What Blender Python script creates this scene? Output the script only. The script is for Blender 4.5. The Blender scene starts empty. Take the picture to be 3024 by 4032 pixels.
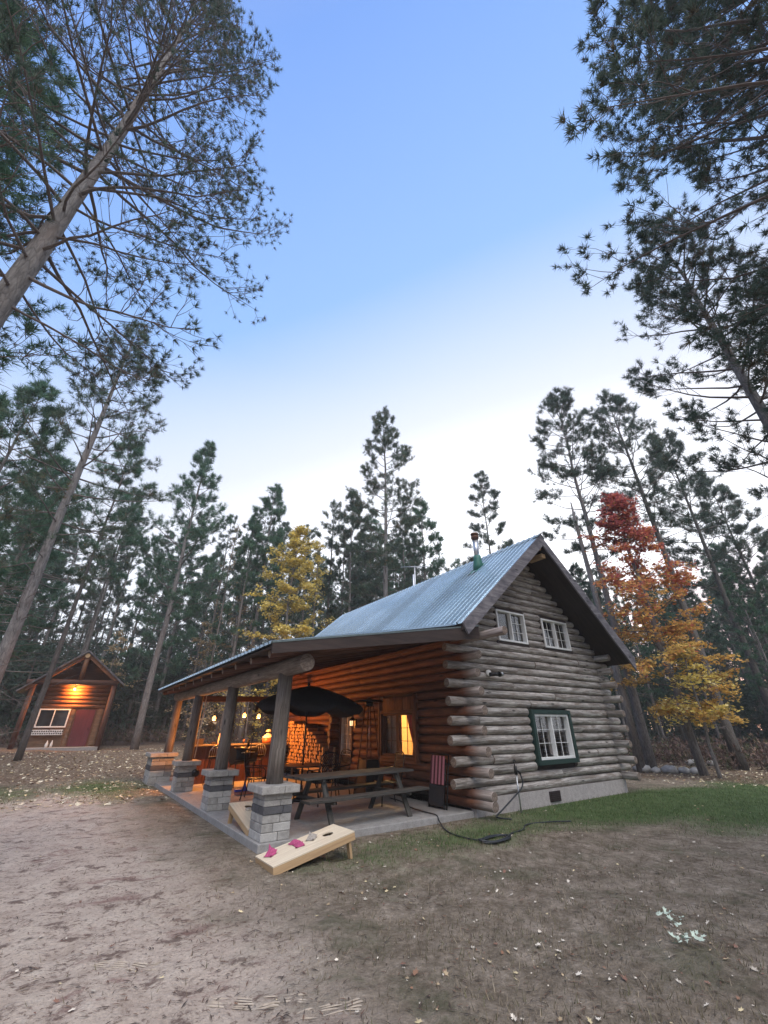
import bpy, math, random
import numpy as np
from mathutils import Vector, Matrix
R = math.radians
sc = bpy.context.scene
COL = sc.collection
rnd = random.Random(7)

# ------------------------------------------------------------------ helpers
def link(o, parent=None):
    COL.objects.link(o)
    if parent is not None: o.parent = parent
    return o

def tag(o, label=None, cat=None, group=None, kind=None):
    if label: o['label'] = label
    if cat: o['category'] = cat
    if group: o['group'] = group
    if kind: o['kind'] = kind
    return o

def thing(name, label, cat, loc=(0, 0, 0), rz=0, group=None):
    o = bpy.data.objects.new(name, None)
    o.empty_display_size = .2
    o.location = loc; o.rotation_euler = (0, 0, rz)
    link(o)
    return tag(o, label, cat, group)

def dup(root, loc, rz=0, label=None, group=None, scale=None):
    r = root.copy(); COL.objects.link(r)
    r.location = loc; r.rotation_euler = (0, 0, rz)
    if scale is not None: r.scale = (scale,) * 3
    if label: r['label'] = label
    if group: r['group'] = group
    for ch in list(root.children):
        c = ch.copy(); COL.objects.link(c); c.parent = r
        for g in list(ch.children):
            d = g.copy(); COL.objects.link(d); d.parent = c
    return r

class MB:
    def __init__(s): s.v = []; s.f = []; s.m = []; s.uv = []; s.sm = []
    def face(s, idx, uv=None, m=0, smooth=False):
        s.f.append(tuple(idx)); s.m.append(m); s.sm.append(smooth)
        s.uv.extend(uv if uv else [(0, 0)] * len(idx))
    def box(s, lo, hi, m=0, M=None, taper=None):
        x0, y0, z0 = lo; x1, y1, z1 = hi
        P = [(x0, y0, z0), (x1, y0, z0), (x1, y1, z0), (x0, y1, z0), (x0, y0, z1), (x1, y0, z1), (x1, y1, z1), (x0, y1, z1)]
        if taper:
            cx, cy = (x0 + x1) / 2, (y0 + y1) / 2
            P = P[:4] + [(cx + (x - cx) * taper, cy + (y - cy) * taper, z) for x, y, z in P[4:]]
        b = len(s.v)
        s.v += [tuple(M @ Vector(p)) if M else p for p in P]
        d = (x1 - x0, y1 - y0, z1 - z0); o = rnd.random() * 9
        for q, (a, c) in (((0, 3, 2, 1), (1, 0)), ((4, 5, 6, 7), (0, 1)), ((0, 1, 5, 4), (0, 2)), ((1, 2, 6, 5), (1, 2)), ((2, 3, 7, 6), (0, 2)), ((3, 0, 4, 7), (1, 2))):
            uv = [(P[i][a] + o, P[i][c] + o) if d[a] >= d[c] else (P[i][c] + o, P[i][a] + o) for i in q]
            s.face([b + i for i in q], uv, m)
        return s
    def beam(s, p0, p1, w, h, m=0, up=(0, 0, 1)):
        p0 = Vector(p0); p1 = Vector(p1); d = p1 - p0; L = d.length; d.normalize()
        u = Vector(up)
        if abs(d.dot(u)) > .99: u = Vector((0, 1, 0))
        r = d.cross(u).normalized(); u = r.cross(d)
        M = Matrix((d, r, u)).transposed().to_4x4(); M.translation = p0
        return s.box((0, -w / 2, -h / 2), (L, w / 2, h / 2), m, M)
    def tube(s, pts, rad, n=8, m=0, cap=True, capm=None, smooth=True, wob=0):
        pts = [Vector(p) for p in pts]; N = len(pts)
        if not hasattr(rad, '__len__'): rad = [rad] * N
        o = rnd.random() * 50; b = len(s.v); L = 0; prev = None; Ls = []
        for i, p in enumerate(pts):
            t = (pts[min(i + 1, N - 1)] - pts[max(i - 1, 0)])
            if t.length < 1e-9: t = Vector((0, 0, 1))
            t.normalize()
            if prev is None:
                a = Vector((0, 0, 1)) if abs(t.z) < .9 else Vector((1, 0, 0))
                u = t.cross(a).normalized()
            else:
                u = (prev - t * prev.dot(t)).normalized()
            prev = u; w = t.cross(u)
            if i: L += (p - pts[i - 1]).length
            Ls.append(L)
            for k in range(n):
                a = 2 * math.pi * k / n
                rr = rad[i] * (1 + (rnd.random() - .5) * wob)
                s.v.append(tuple(p + (u * math.cos(a) + w * math.sin(a)) * rr))
        for i in range(N - 1):
            for k in range(n):
                k2 = (k + 1) % n
                c0 = 2 * math.pi * rad[i] / n
                s.face((b + i * n + k, b + i * n + k2, b + (i + 1) * n + k2, b + (i + 1) * n + k),
                       [(Ls[i] + o, k * c0 + o), (Ls[i] + o, (k + 1) * c0 + o), (Ls[i + 1] + o, (k + 1) * c0 + o), (Ls[i + 1] + o, k * c0 + o)], m, smooth)
        if cap:
            cm = m if capm is None else capm
            for st, i in ((0, 0), (N - 1, N - 1)):
                idx = [b + i * n + k for k in range(n)]
                if st == 0: idx = idx[::-1]
                s.face(idx, [(.5 * math.cos(6.2832 * k / n) * rad[i] * 2, .5 * math.sin(6.2832 * k / n) * rad[i] * 2) for k in range(n)], cm)
        return s
    def lathe(s, prof, c=(0, 0, 0), n=16, m=0, smooth=True):
        b = len(s.v); N = len(prof)
        for r, z in prof:
            for k in range(n):
                a = 2 * math.pi * k / n
                s.v.append((c[0] + r * math.cos(a), c[1] + r * math.sin(a), c[2] + z))
        for i in range(N - 1):
            for k in range(n):
                k2 = (k + 1) % n
                s.face((b + i * n + k, b + i * n + k2, b + (i + 1) * n + k2, b + (i + 1) * n + k),
                       [(prof[i][1], k / n), (prof[i][1], (k + 1) / n), (prof[i + 1][1], (k + 1) / n), (prof[i + 1][1], k / n)], m, smooth)
        if prof[0][0] > 1e-4: s.face([b + k for k in range(n)][::-1], None, m)
        if prof[-1][0] > 1e-4: s.face([b + (N - 1) * n + k for k in range(n)], None, m)
        return s
    def poly(s, pts, thick, m=0, axis=None):
        """extruded polygon: pts 3-D, extruded by vector thick"""
        b = len(s.v); n = len(pts); t = Vector(thick)
        s.v += [tuple(p) for p in pts] + [tuple(Vector(p) + t) for p in pts]
        s.face(range(b, b + n), [(p[0] + p[1], p[2]) for p in pts], m)
        s.face([b + n + i for i in range(n)][::-1], [(p[0] + p[1], p[2]) for p in pts][::-1], m)
        for i in range(n):
            j = (i + 1) % n
            L = (Vector(pts[j]) - Vector(pts[i])).length
            s.face((b + i, b + n + i, b + n + j, b + j), [(0, 0), (0, t.length), (L, t.length), (L, 0)], m)
        return s
    def build(s, name, mats, parent=None, bevel=0, loc=None):
        me = bpy.data.meshes.new(name)
        me.from_pydata(s.v, [], s.f)
        if not isinstance(mats, (list, tuple)): mats = [mats]
        for x in mats: me.materials.append(x)
        me.polygons.foreach_set('material_index', s.m)
        me.polygons.foreach_set('use_smooth', s.sm)
        uv = me.uv_layers.new(name='UVMap')
        uv.data.foreach_set('uv', np.array(s.uv, dtype=np.float32).ravel())
        me.update()
        o = bpy.data.objects.new(name, me)
        if loc: o.location = loc
        link(o, parent)
        if bevel:
            bm = o.modifiers.new('bevel', 'BEVEL'); bm.width = bevel; bm.segments = 2; bm.limit_method = 'ANGLE'; bm.angle_limit = R(50)
        return o

def np_mesh(name, V, F, mats, parent=None, col=None, mi=None, smooth=False):
    """V (n,3), F (m,k) array or list of arrays, col per-vertex rgb"""
    me = bpy.data.meshes.new(name)
    Fs = F if isinstance(F, list) else [F]
    me.vertices.add(len(V)); me.vertices.foreach_set('co', np.asarray(V, np.float32).ravel())
    loops = np.concatenate([f.ravel() for f in Fs]).astype(np.int32)
    tot = np.concatenate([np.full(len(f), f.shape[1]) for f in Fs]).astype(np.int32)
    st = np.concatenate([[0], np.cumsum(tot)[:-1]]).astype(np.int32)
    me.loops.add(len(loops)); me.loops.foreach_set('vertex_index', loops)
    me.polygons.add(len(tot)); me.polygons.foreach_set('loop_start', st); me.polygons.foreach_set('loop_total', tot)
    if not isinstance(mats, (list, tuple)): mats = [mats]
    for x in mats: me.materials.append(x)
    if mi is not None: me.polygons.foreach_set('material_index', np.asarray(mi, np.int32))
    if smooth: me.polygons.foreach_set('use_smooth', np.ones(len(tot), bool))
    me.update(calc_edges=True)
    if col is not None:
        ca = me.color_attributes.new('Col', 'FLOAT_COLOR', 'POINT')
        c4 = np.ones((len(V), 4), np.float32); c4[:, :3] = col
        ca.data.foreach_set('color', c4.ravel())
    o = bpy.data.objects.new(name, me)
    return link(o, parent)

# ------------------------------------------------------------------ materials
class NT:
    def __init__(s, name):
        s.mat = bpy.data.materials.new(name); s.mat.use_nodes = True
        s.t = s.mat.node_tree; s.b = s.t.nodes['Principled BSDF']
    def n(s, typ, ins={}, **kw):
        x = s.t.nodes.new(typ)
        for k, v in kw.items(): setattr(x, k, v)
        for k, v in ins.items(): s.set(x.inputs[k], v)
        return x
    def set(s, inp, v):
        if isinstance(v, bpy.types.NodeSocket): s.t.links.new(v, inp)
        elif isinstance(v, tuple) and len(v) == 3 and inp.type == 'RGBA': inp.default_value = (*v, 1)
        else: inp.default_value = v
    def p(s, **kw):
        for k, v in kw.items():
            s.set(s.b.inputs[k.replace('_', ' ')], v)
    def co(s, which='Object', scale=(1, 1, 1)):
        tc = s.n('ShaderNodeTexCoord')
        return s.n('ShaderNodeMapping', {0: tc.outputs[which], 3: scale}).outputs[0]
    def noise(s, v, scale=5, detail=4, rough=.55, dist=0):
        return s.n('ShaderNodeTexNoise', {'Vector': v, 'Scale': scale, 'Detail': detail, 'Roughness': rough, 'Distortion': dist}).outputs['Fac']
    def ramp(s, f, stops, interp='LINEAR'):
        x = s.n('ShaderNodeValToRGB', {0: f}); e = x.color_ramp.elements; x.color_ramp.interpolation = interp
        while len(e) < len(stops): e.new(.5)
        for i, (p, c) in enumerate(stops):
            e[i].position = p; e[i].color = (*c, 1) if isinstance(c, tuple) else (c, c, c, 1)
        return x.outputs[0]
    def mix(s, f, a, b, typ='MIX'):
        x = s.n('ShaderNodeMix', data_type='RGBA', blend_type=typ)
        s.set(x.inputs[0], f); s.set(x.inputs[6], a); s.set(x.inputs[7], b)
        return x.outputs[2]
    def math(s, op, a, b=0.0, c=None):
        x = s.n('ShaderNodeMath', operation=op); s.set(x.inputs[0], a); s.set(x.inputs[1], b)
        if c is not None: s.set(x.inputs[2], c)
        return x.outputs[0]
    def bump(s, h, strength=.4, dist=.02):
        s.set(s.b.inputs['Normal'], s.n('ShaderNodeBump', {'Height': h, 'Strength': strength, 'Distance': dist}).outputs[0])

def wood(name, dark, light, uvs=(3, 30), rough=.8, blot=None, bs=.5, contrast=(.3, .72), knots=True):
    k = NT(name); v = k.co('UV', (uvs[0], uvs[1], 1))
    g = k.noise(v, 1.0, 6, .65, .4)
    c = k.ramp(g, [(contrast[0], dark), (contrast[1], light)])
    v2 = k.co('UV', (1.3, 3.5, 1)); bl = k.noise(v2, 1.6, 5, .6)
    if blot: c = k.mix(k.ramp(bl, [(.42, 0.), (.62, .85)]), c, blot)
    if knots:
        v3 = k.co('UV', (1.7, 5, 1))
        vo = k.n('ShaderNodeTexVoronoi', {'Vector': v3, 'Scale': 1.0}).outputs['Distance']
        c = k.mix(k.ramp(vo, [(.07, 1.), (.16, 0.)]), c, tuple(x * .25 for x in dark))
    if bs >= .5:
        ck_ = k.ramp(k.noise(k.co('UV', (.55, 34, 1)), 1., 3, .5, .2), [(.478, 0.), (.497, .8), (.503, .8), (.522, 0.)])
        c = k.mix(ck_, c, tuple(x * .35 for x in dark))
        c = k.mix(1.0, c, k.ramp(k.noise(k.co('UV', (.12, .5, 1)), 1., 2, .5), [(.3, .68), (.7, 1.16)]), 'MULTIPLY')
    k.p(Base_Color=c, Roughness=rough)
    k.bump(g, bs, .012)
    return k.mat

def plain(name, c, rough=.6, metal=0, var=.25, scale=12, bump=0, spec=.5):
    k = NT(name); v = k.co('Object'); g = k.noise(v, scale, 5, .6)
    lo = tuple(x * (1 - var) for x in c); hi = tuple(min(1, x * (1 + var)) for x in c)
    k.p(Base_Color=k.ramp(g, [(.3, lo), (.7, hi)]), Roughness=rough, Metallic=metal)
    k.b.inputs['Specular IOR Level'].default_value = spec
    if bump: k.bump(g, bump, .01)
    return k.mat

def emit(name, c, s):
    k = NT(name); k.p(Base_Color=c, Emission_Color=c, Emission_Strength=s)
    return k.mat

def vcol(name, rough=.7, trans=0, var=.3, scale=3):
    k = NT(name); a = k.n('ShaderNodeVertexColor', layer_name='Col').outputs[0]
    g = k.noise(k.co('Object'), scale, 3)
    c = k.mix(1.0, a, k.ramp(g, [(.3, 1 - var), (.7, 1 + var * .6)]), 'MULTIPLY')
    k.p(Base_Color=c, Roughness=rough)
    k.b.inputs['Specular IOR Level'].default_value = .25
    if trans:
        d = k.n('ShaderNodeBsdfTranslucent', {'Color': c})
        m = k.n('ShaderNodeMixShader', {0: trans, 1: k.b.outputs[0], 2: d.outputs[0]})
        k.t.links.new(m.outputs[0], k.t.nodes['Material Output'].inputs[0])
    return k.mat

def glass(name, tint=(1, 1, 1)):
    k = NT(name); nt = k.t
    tr = k.n('ShaderNodeBsdfTransparent', {'Color': tint}); gl = k.n('ShaderNodeBsdfGlossy', {'Color': (1., 1., 1.), 'Roughness': .02})
    fr = k.n('ShaderNodeFresnel', {'IOR': 1.55})
    f = k.math('MULTIPLY', k.math('ADD', fr.outputs[0], .05), k.math('SUBTRACT', 1.0, k.n('ShaderNodeNewGeometry').outputs['Backfacing']))
    m = k.n('ShaderNodeMixShader', {0: f, 1: tr.outputs[0], 2: gl.outputs[0]})
    nt.links.new(m.outputs[0], nt.nodes['Material Output'].inputs[0])
    return k.mat

MAT = {}
MAT['log_grey'] = wood('weathered_log', (.12, .10, .086), (.66, .615, .57), (1.0, 16), .85, (.22, .175, .145), .6, (.30, .60))
MAT['log_brown'] = wood('stained_log', (.085, .03, .017), (.30, .12, .06), (1.4, 20), .7, (.12, .045, .026), .5)
_m = MAT['log_brown'].node_tree; _b = _m.nodes['Principled BSDF']; _src = _b.inputs['Base Color'].links[0].from_socket
_k = NT.__new__(NT); _k.t = _m; _k.b = _b
_y = _k.n('ShaderNodeSeparateXYZ', {0: _k.n('ShaderNodeTexCoord').outputs['Object']}).outputs[1]
_g = _k.ramp(_k.noise(_k.co('UV', (1.2, 22, 1)), 1., 6, .65), [(.3, (.11, .085, .075)), (.66, (.42, .36, .325))])
_b.inputs['Base Color'].links and _m.links.remove(_b.inputs['Base Color'].links[0])
_f = _k.n('ShaderNodeMapRange', {0: _y, 1: -.42, 2: -.08, 3: 0., 4: 1.}).outputs[0]
_k.set(_b.inputs['Base Color'], _k.mix(_f, _g, _src))
MAT['shed_log'] = wood('shed_red_log', (.14, .055, .025), (.42, .2, .09), (1.4, 20), .7, (.13, .05, .028), .5)
MAT['log_end'] = wood('log_end_grain', (.10, .07, .055), (.34, .27, .22), (20, 20), .9, knots=False)
MAT['post'] = wood('grey_post', (.125, .103, .086), (.33, .285, .245), (1.5, 24), .85, (.15, .12, .1))
MAT['rafter'] = wood('dark_red_timber', (.06, .025, .017), (.17, .075, .045), (2, 22), .75, knots=False)
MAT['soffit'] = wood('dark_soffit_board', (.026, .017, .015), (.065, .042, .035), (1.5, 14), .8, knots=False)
MAT['barge'] = wood('weathered_board', (.09, .085, .095), (.28, .26, .27), (1.2, 16), .85, (.07, .065, .08), .4)
MAT['table_wood'] = wood('old_table_wood', (.04, .036, .032), (.13, .12, .105), (2, 30), .85)
MAT['pale_wood'] = wood('pale_plywood', (.56, .47, .35), (.74, .65, .5), (1.2, 22), .6, knots=False, bs=.1)
MAT['pale_edge'] = wood('pine_edge', (.36, .23, .12), (.56, .39, .22), (1.2, 22), .65, knots=False, bs=.2)
MAT['firewood'] = wood('split_wood', (.30, .16, .08), (.66, .42, .22), (7, 20), .85, knots=False)
MAT['fire_bark'] = wood('firewood_bark', (.05, .035, .025), (.16, .11, .08), (3, 20), .95, knots=False)
MAT['bar'] = wood('dark_bar_board', (.05, .018, .014), (.17, .06, .04), (1.2, 14), .5, knots=False)
MAT['shed'] = wood('cedar_log_siding', (.12, .045, .02), (.32, .13, .05), (1.2, 20), .6)
MAT['door_red'] = wood('dark_red_door', (.085, .014, .02), (.16, .03, .04), (1, 16), .5, knots=False)
MAT['white'] = plain('white_vinyl', (.78, .78, .76), .4, 0, .06)
MAT['offwhite'] = plain('white_paint', (.68, .67, .64), .5, 0, .1)
MAT['green'] = wood('dark_green_paint', (.010, .034, .028), (.02, .058, .048), (1, 14), .55, knots=False)
MAT['black'] = plain('black_metal', (.012, .012, .013), .4, .3, .2)
MAT['black_cloth'] = plain('black_canvas', (.022, .02, .024), .85, 0, .3, 30, .2)
MAT['galv'] = plain('galvanised_steel', (.5, .52, .54), .35, .9, .15, 20)
MAT['rust'] = plain('rusty_cap', (.14, .07, .045), .7, .5, .4, 25)
MAT['boot'] = plain('green_rubber_boot', (.02, .12, .09), .55, 0, .2)
MAT['hose'] = plain('black_hose', (.016, .02, .026), .45, 0, .2)
MAT['blue'] = plain('blue_plastic', (.03, .06, .42), .35, 0, .15)
MAT['curtain'] = plain('red_curtain', (.22, .03, .035), .9, 0, .35, 9)
MAT['curtain_grey'] = plain('grey_curtain', (.26, .22, .2), .9, 0, .2, 9)
MAT['room'] = plain('cream_room_wall', (.68, .5, .26), .8, 0, .08)
MAT['room_dark'] = plain('dark_room_wall', (.10, .04, .035), .9, 0, .3)
MAT['glass'] = glass('window_glass')
MAT['pink'] = plain('magenta_cloth', (.36, .06, .155), .9, 0, .3, 40, .3)
MAT['greybag'] = plain('grey_beige_cloth', (.3, .27, .24), .9, 0, .3, 40, .3)
MAT['pinkstripe'] = plain('faded_pink_strap', (.42, .16, .2), .85, 0, .15, 40)
MAT['darkstripe'] = plain('dark_red_strap', (.09, .02, .028), .85, 0, .15, 40)
MAT['bulb'] = emit('lit_bulb', (1., .58, .17), 3.2)
MAT['shed_bulb'] = emit('lit_shed_bulb', (1., .6, .2), 2.2)
MAT['sconce_glass'] = emit('dim_lantern_glass', (1., .6, .32), 1.6)
MAT['bottle'] = plain('clear_bottle', (.75, .6, .5), .15, 0, .1)
MAT['orange_pot'] = plain('orange_enamel', (.4, .12, .05), .4)
MAT['white_enamel'] = plain('white_enamel', (.72, .8, .9), .3, 0, .05)
MAT['rope'] = plain('pale_rope', (.6, .5, .38), .9)
MAT['stone'] = plain('grey_field_stone', (.38, .37, .35), .9, 0, .35, 6, .5)
MAT['pale_leaf'] = plain('pale_woolly_leaf', (.46, .54, .44), .9, 0, .15)
MAT['pot_dark'] = plain('dark_box', (.025, .014, .014), .6)

def block_mat(name, a, b):
    k = NT(name); v = k.co('Object')
    g = k.noise(v, 9, 6, .65); g2 = k.noise(v, 60, 4, .7)
    c = k.ramp(g, [(.3, a), (.7, b)])
    c = k.mix(.35, c, k.ramp(g2, [(.3, .25), (.7, 1.)]), 'MULTIPLY')
    k.p(Base_Color=c, Roughness=.95); k.bump(k.math('ADD', g, k.math('MULTIPLY', g2, .4)), .7, .02)
    return k.mat
MAT['block'] = block_mat('grey_concrete_block', (.30, .29, .272), (.50, .485, .46))
MAT['block_light'] = block_mat('light_concrete_block', (.42, .41, .39), (.60, .59, .565))
MAT['block_dark'] = block_mat('charcoal_block', (.075, .075, .08), (.13, .13, .14))
MAT['block_mid'] = block_mat('mid_grey_block', (.23, .225, .215), (.37, .36, .345))
MAT['slab'] = block_mat('concrete_slab', (.30, .29, .28), (.42, .41, .40))
MAT['found'] = block_mat('foundation_concrete', (.40, .36, .345), (.55, .51, .49))

# corrugated roof
k = NT('galvanised_roof'); g = k.noise(k.co('Object', (1, .3, 1)), .9, 4, .5)
sy = k.n('ShaderNodeSeparateXYZ', {0: k.n('ShaderNodeTexCoord').outputs['Object']}).outputs[1]
wn_ = k.n('ShaderNodeTexWhiteNoise', {'W': k.math('FLOOR', k.math('DIVIDE', sy, .82))}, noise_dimensions='1D').outputs['Value']
rc_ = k.mix(1.0, k.ramp(g, [(.3, (.43, .55, .64)), (.7, (.51, .63, .72))]), k.ramp(wn_, [(0., .86), (1., 1.1)]), 'MULTIPLY')
k.p(Base_Color=rc_, Metallic=.75, Roughness=k.ramp(g, [(.2, .22), (.8, .28)]))
MAT['roof'] = k.mat
MAT['roof_trim'] = plain('roof_trim_metal', (.16, .2, .2), .45, .6, .2)

def bark(name, dark, light, blot):
    k = NT(name); v = k.co('UV', (2.2, 9, 1)); g = k.noise(v, 1.6, 7, .7, .6)
    vo = k.n('ShaderNodeTexVoronoi', {'Vector': k.co('UV', (3, 12, 1)), 'Scale': 1.2}, feature='DISTANCE_TO_EDGE').outputs['Distance']
    c = k.ramp(g, [(.3, dark), (.68, light)])
    c = k.mix(k.ramp(vo, [(.0, .4), (.10, 0.)]), c, tuple(x * .45 for x in dark))
    c = k.mix(k.ramp(k.noise(k.co('UV', (.5, 1.5, 1)), 2, 4), [(.5, 0.), (.7, .7)]), c, blot)
    k.p(Base_Color=c, Roughness=.95); k.bump(k.math('ADD', g, k.ramp(vo, [(0., 0.), (.2, .3)])), .7, .03)
    return k.mat
MAT['bark'] = bark('pine_bark', (.085, .078, .075), (.27, .25, .237), (.17, .135, .115))
MAT['bark_dark'] = bark('dark_bark', (.055, .05, .047), (.15, .135, .125), (.08, .075, .06))
MAT['twig'] = plain('twig_bark', (.12, .098, .09), .95, 0, .3, 8)
MAT['needle'] = vcol('pine_needles', .65, .3)
MAT['leafmat'] = vcol('autumn_leaves', .7, .4)
MAT['litter'] = vcol('fallen_leaves', .85, 0, .2)
MAT['blade'] = vcol('grass_blades', .85, .2)

# ------------------------------------------------------------------ camera
CAM = Vector((-7.267, -7.307, 1.6)); FPX = 1590.558
cd = bpy.data.cameras.new('camera'); cam = bpy.data.objects.new('camera', cd); COL.objects.link(cam); sc.camera = cam
cd.sensor_fit = 'VERTICAL'; cd.sensor_height = 36; cd.lens = FPX / 4032 * 36; cd.clip_end = 2000; cd.clip_start = .05
_a, _t, _r = R(34.868), R(28.004), R(-.373)
FW = Vector((math.sin(_a) * math.cos(_t), math.cos(_a) * math.cos(_t), math.sin(_t)))
RT = Vector((math.cos(_a), -math.sin(_a), 0)); UP = RT.cross(FW)
RR = math.cos(_r) * RT + math.sin(_r) * UP; UU = -math.sin(_r) * RT + math.cos(_r) * UP
Mx = Matrix((RR, UU, -FW)).transposed().to_4x4(); Mx.translation = CAM
cam.matrix_world = Mx

def at(az, D):
    return CAM.x + D * math.sin(R(az)), CAM.y + D * math.cos(R(az))

# ------------------------------------------------------------------ world + light
SUN_AZ = 58
w = bpy.data.worlds.new("World"); sc.world = w; w.use_nodes = True
nt = w.node_tree; bg = nt.nodes['Background']
class WN(NT):
    def __init__(s): s.t = nt
k = WN()
sky = k.n('ShaderNodeTexSky', sky_type='NISHITA'); sky.sun_disc = False
sky.sun_elevation = R(8); sky.sun_rotation = R(SUN_AZ); sky.ozone_density = 3
tc = k.n('ShaderNodeTexCoord'); sx = k.n('ShaderNodeSeparateXYZ', {0: tc.outputs['Generated']})
X, Y, Z = sx.outputs
el = k.math('MULTIPLY', k.math('ARCSINE', Z), 57.2958)
hx = k.math('ADD', k.math('MULTIPLY', X, math.sin(R(SUN_AZ))), k.math('MULTIPLY', Y, math.cos(R(SUN_AZ))))
hl = k.math('ADD', k.math('SQRT', k.math('MAXIMUM', k.math('SUBTRACT', 1.0, k.math('MULTIPLY', Z, Z)), 0.0)), .25)
q = k.math('DIVIDE', hx, hl)
wv = k.math('SUBTRACT', el, k.math('MULTIPLY', q, 50.0))
wn = k.math('DIVIDE', k.math('ADD', wv, 50.0), 150.0)
def S(c): return tuple(((x / 255 + .055) / 1.055) ** 2.4 for x in c)
def pos(v): return (v + 50) / 150
twi = k.ramp(wn, [(pos(-48), S((255, 252, 250))), (pos(-12), S((255, 254, 255))), (pos(0), S((243, 244, 255))), (pos(13), S((206, 222, 253))), (pos(26), S((155, 194, 254))), (pos(62), S((128, 169, 242))), (pos(98), S((150, 165, 225)))])
lowf = k.ramp(k.math('DIVIDE', el, 46.0), [(.12, .85), (1., 0.)])
twi = k.mix(lowf, twi, S((238, 241, 252)))
# pink band low on the right-hand horizon
az2 = k.math('ADD', k.math('MULTIPLY', X, math.sin(R(86))), k.math('MULTIPLY', Y, math.cos(R(86))))
pk = k.math('MULTIPLY', k.ramp(az2, [(.86, 0.), (.985, 1.)]), k.ramp(k.math('DIVIDE', el, 30.0), [(.1, 1.), (.62, 0.)]))
twi = k.mix(pk, twi, S((255, 178, 168)))
gl = k.math('ADD', 1.0, k.ramp(wn, [(pos(-26), .7), (pos(4), 0.)]))
twi = k.n('ShaderNodeVectorMath', {0: twi, 1: k.n('ShaderNodeCombineXYZ', {0: gl, 1: gl, 2: gl}).outputs[0]}, operation='MULTIPLY').outputs[0]
tot = k.mix(1.0, k.mix(1.0, twi, (8.9, 8.9, 8.9), 'MULTIPLY'), k.mix(1.0, sky.outputs[0], (.35, .35, .35), 'MULTIPLY'), 'ADD')
nt.links.new(tot, bg.inputs[0]); bg.inputs[1].default_value = .1

sl = bpy.data.lights.new('fill_sun', 'SUN'); so = bpy.data.objects.new('fill_sun', sl); COL.objects.link(so)
sl.energy = 3.8; sl.angle = R(60); sl.color = (1., .93, .84)
_saz, _sel = R(196), R(57)       # added soft fill lamp from behind the camera, on top of the sky light
sd = Vector((math.sin(_saz) * math.cos(_sel), math.cos(_saz) * math.cos(_sel), math.sin(_sel)))
so.rotation_euler = sd.to_track_quat('Z', 'Y').to_euler()

sc.view_settings.view_transform = 'Standard'; sc.view_settings.look = 'None'
sc.view_settings.exposure = .27; sc.view_settings.gamma = 1
sc.cycles.use_denoising = True
sc.cycles.max_bounces = 6; sc.cycles.diffuse_bounces = 3; sc.cycles.transparent_max_bounces = 8
sc.cycles.sample_clamp_indirect = 6

# ------------------------------------------------------------------ ground
def sstep(x): x = np.clip(x, 0, 1); return x * x * (3 - 2 * x)
_pn = [(rnd.uniform(-1, 1), rnd.uniform(-1, 1), rnd.uniform(0, 6.28)) for _ in range(14)]
def lump(x, y, s):
    t = 0
    for i, (a, b, c) in enumerate(_pn):
        L = math.hypot(a, b) + .2
        t = t + np.sin((a * x + b * y) / L * s * (1 + .35 * i) + c) / (1 + .5 * i)
    return t
def ground(x, y):
    x = np.asarray(x, float); y = np.asarray(y, float)
    d = np.hypot(x - CAM.x, y - CAM.y)
    f = sstep((6 - x) / 8)
    h = .65 * sstep((y - 5) / 21) * f
    inside = sstep((x + 5.0) / .5) * sstep((7.2 - x) / 1.) * sstep((12.2 - y) / 1.5) * sstep((y + .8) / .8)
    near = np.clip(1 - d / 40, 0, 1)
    h = h + .012 * lump(x, y, 2.2) * (1 - inside) + .09 * lump(x, y, .35) * sstep((d - 16) / 25)
    h = h + .006 * lump(x * 1.3 + 4, y * .7, 9.) * near * (1 - inside)
    h = h + np.clip(1.2 - d / 14, 0, 1) * (1 - inside) * (.0032 * lump(x + 9, y * 1.1, 17.) + .0022 * lump(y * 1.2 - 5, x, 31.) - .007 * np.clip(lump(x * 1.1 + 20, y + 7, 6.) - .9, 0, 1.2))
    return h * (1 - inside) - .03 * inside
nr, na = 430, 1020
rr = np.concatenate([[.05], np.geomspace(.6, 135, nr - 1)])
aa = np.radians(np.concatenate([np.linspace(-36, 112, 900, endpoint=False), np.linspace(112, 324, 120, endpoint=False)]))
gx = CAM.x + rr[:, None] * np.sin(aa)[None]; gy = CAM.y + rr[:, None] * np.cos(aa)[None]
gz = ground(gx, gy)
V = np.stack([gx, gy, gz], -1).reshape(-1, 3)
I, J = np.meshgrid(np.arange(nr - 1), np.arange(na), indexing='ij'); J2 = (J + 1) % na
F = np.stack([I * na + J, I * na + J2, (I + 1) * na + J2, (I + 1) * na + J], -1).reshape(-1, 4)[:, ::-1]

k = NT('dirt_and_grass_ground'); v = k.co('Object')
big = k.noise(v, .55, 5, .6); mid = k.noise(v, 3.2, 6, .65); st = k.noise(k.co('Object', (1.0, 1.25, 1)), 3.3, 9, .76, .1); fine = k.noise(v, 45, 4, .7)
sand = k.ramp(mid, [(.25, (.44, .35, .29)), (.5, (.65, .545, .46)), (.75, (.77, .67, .57))])
stain = k.ramp(st, [(.535, 0.), (.60, .8)])
sand = k.mix(stain, sand, (.15, .10, .085))
spk = k.noise(v, 21, 6, .78)
sand = k.mix(k.ramp(spk, [(.55, 0.), (.61, .75)]), sand, (.19, .135, .11))
sand = k.mix(k.ramp(spk, [(.36, .5), (.42, 0.)]), sand, (.72, .65, .57))
redd = k.ramp(k.noise(k.co('Object', (1.2, 1.9, 1)), 1.5, 7, .7, .4), [(.56, 0.), (.66, .6)])
sand = k.mix(redd, sand, (.24, .12, .11))
mid2 = k.math('ADD', k.math('MULTIPLY', mid, .5), k.math('MULTIPLY', k.noise(v, 13, 6, .75), .5))
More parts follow.
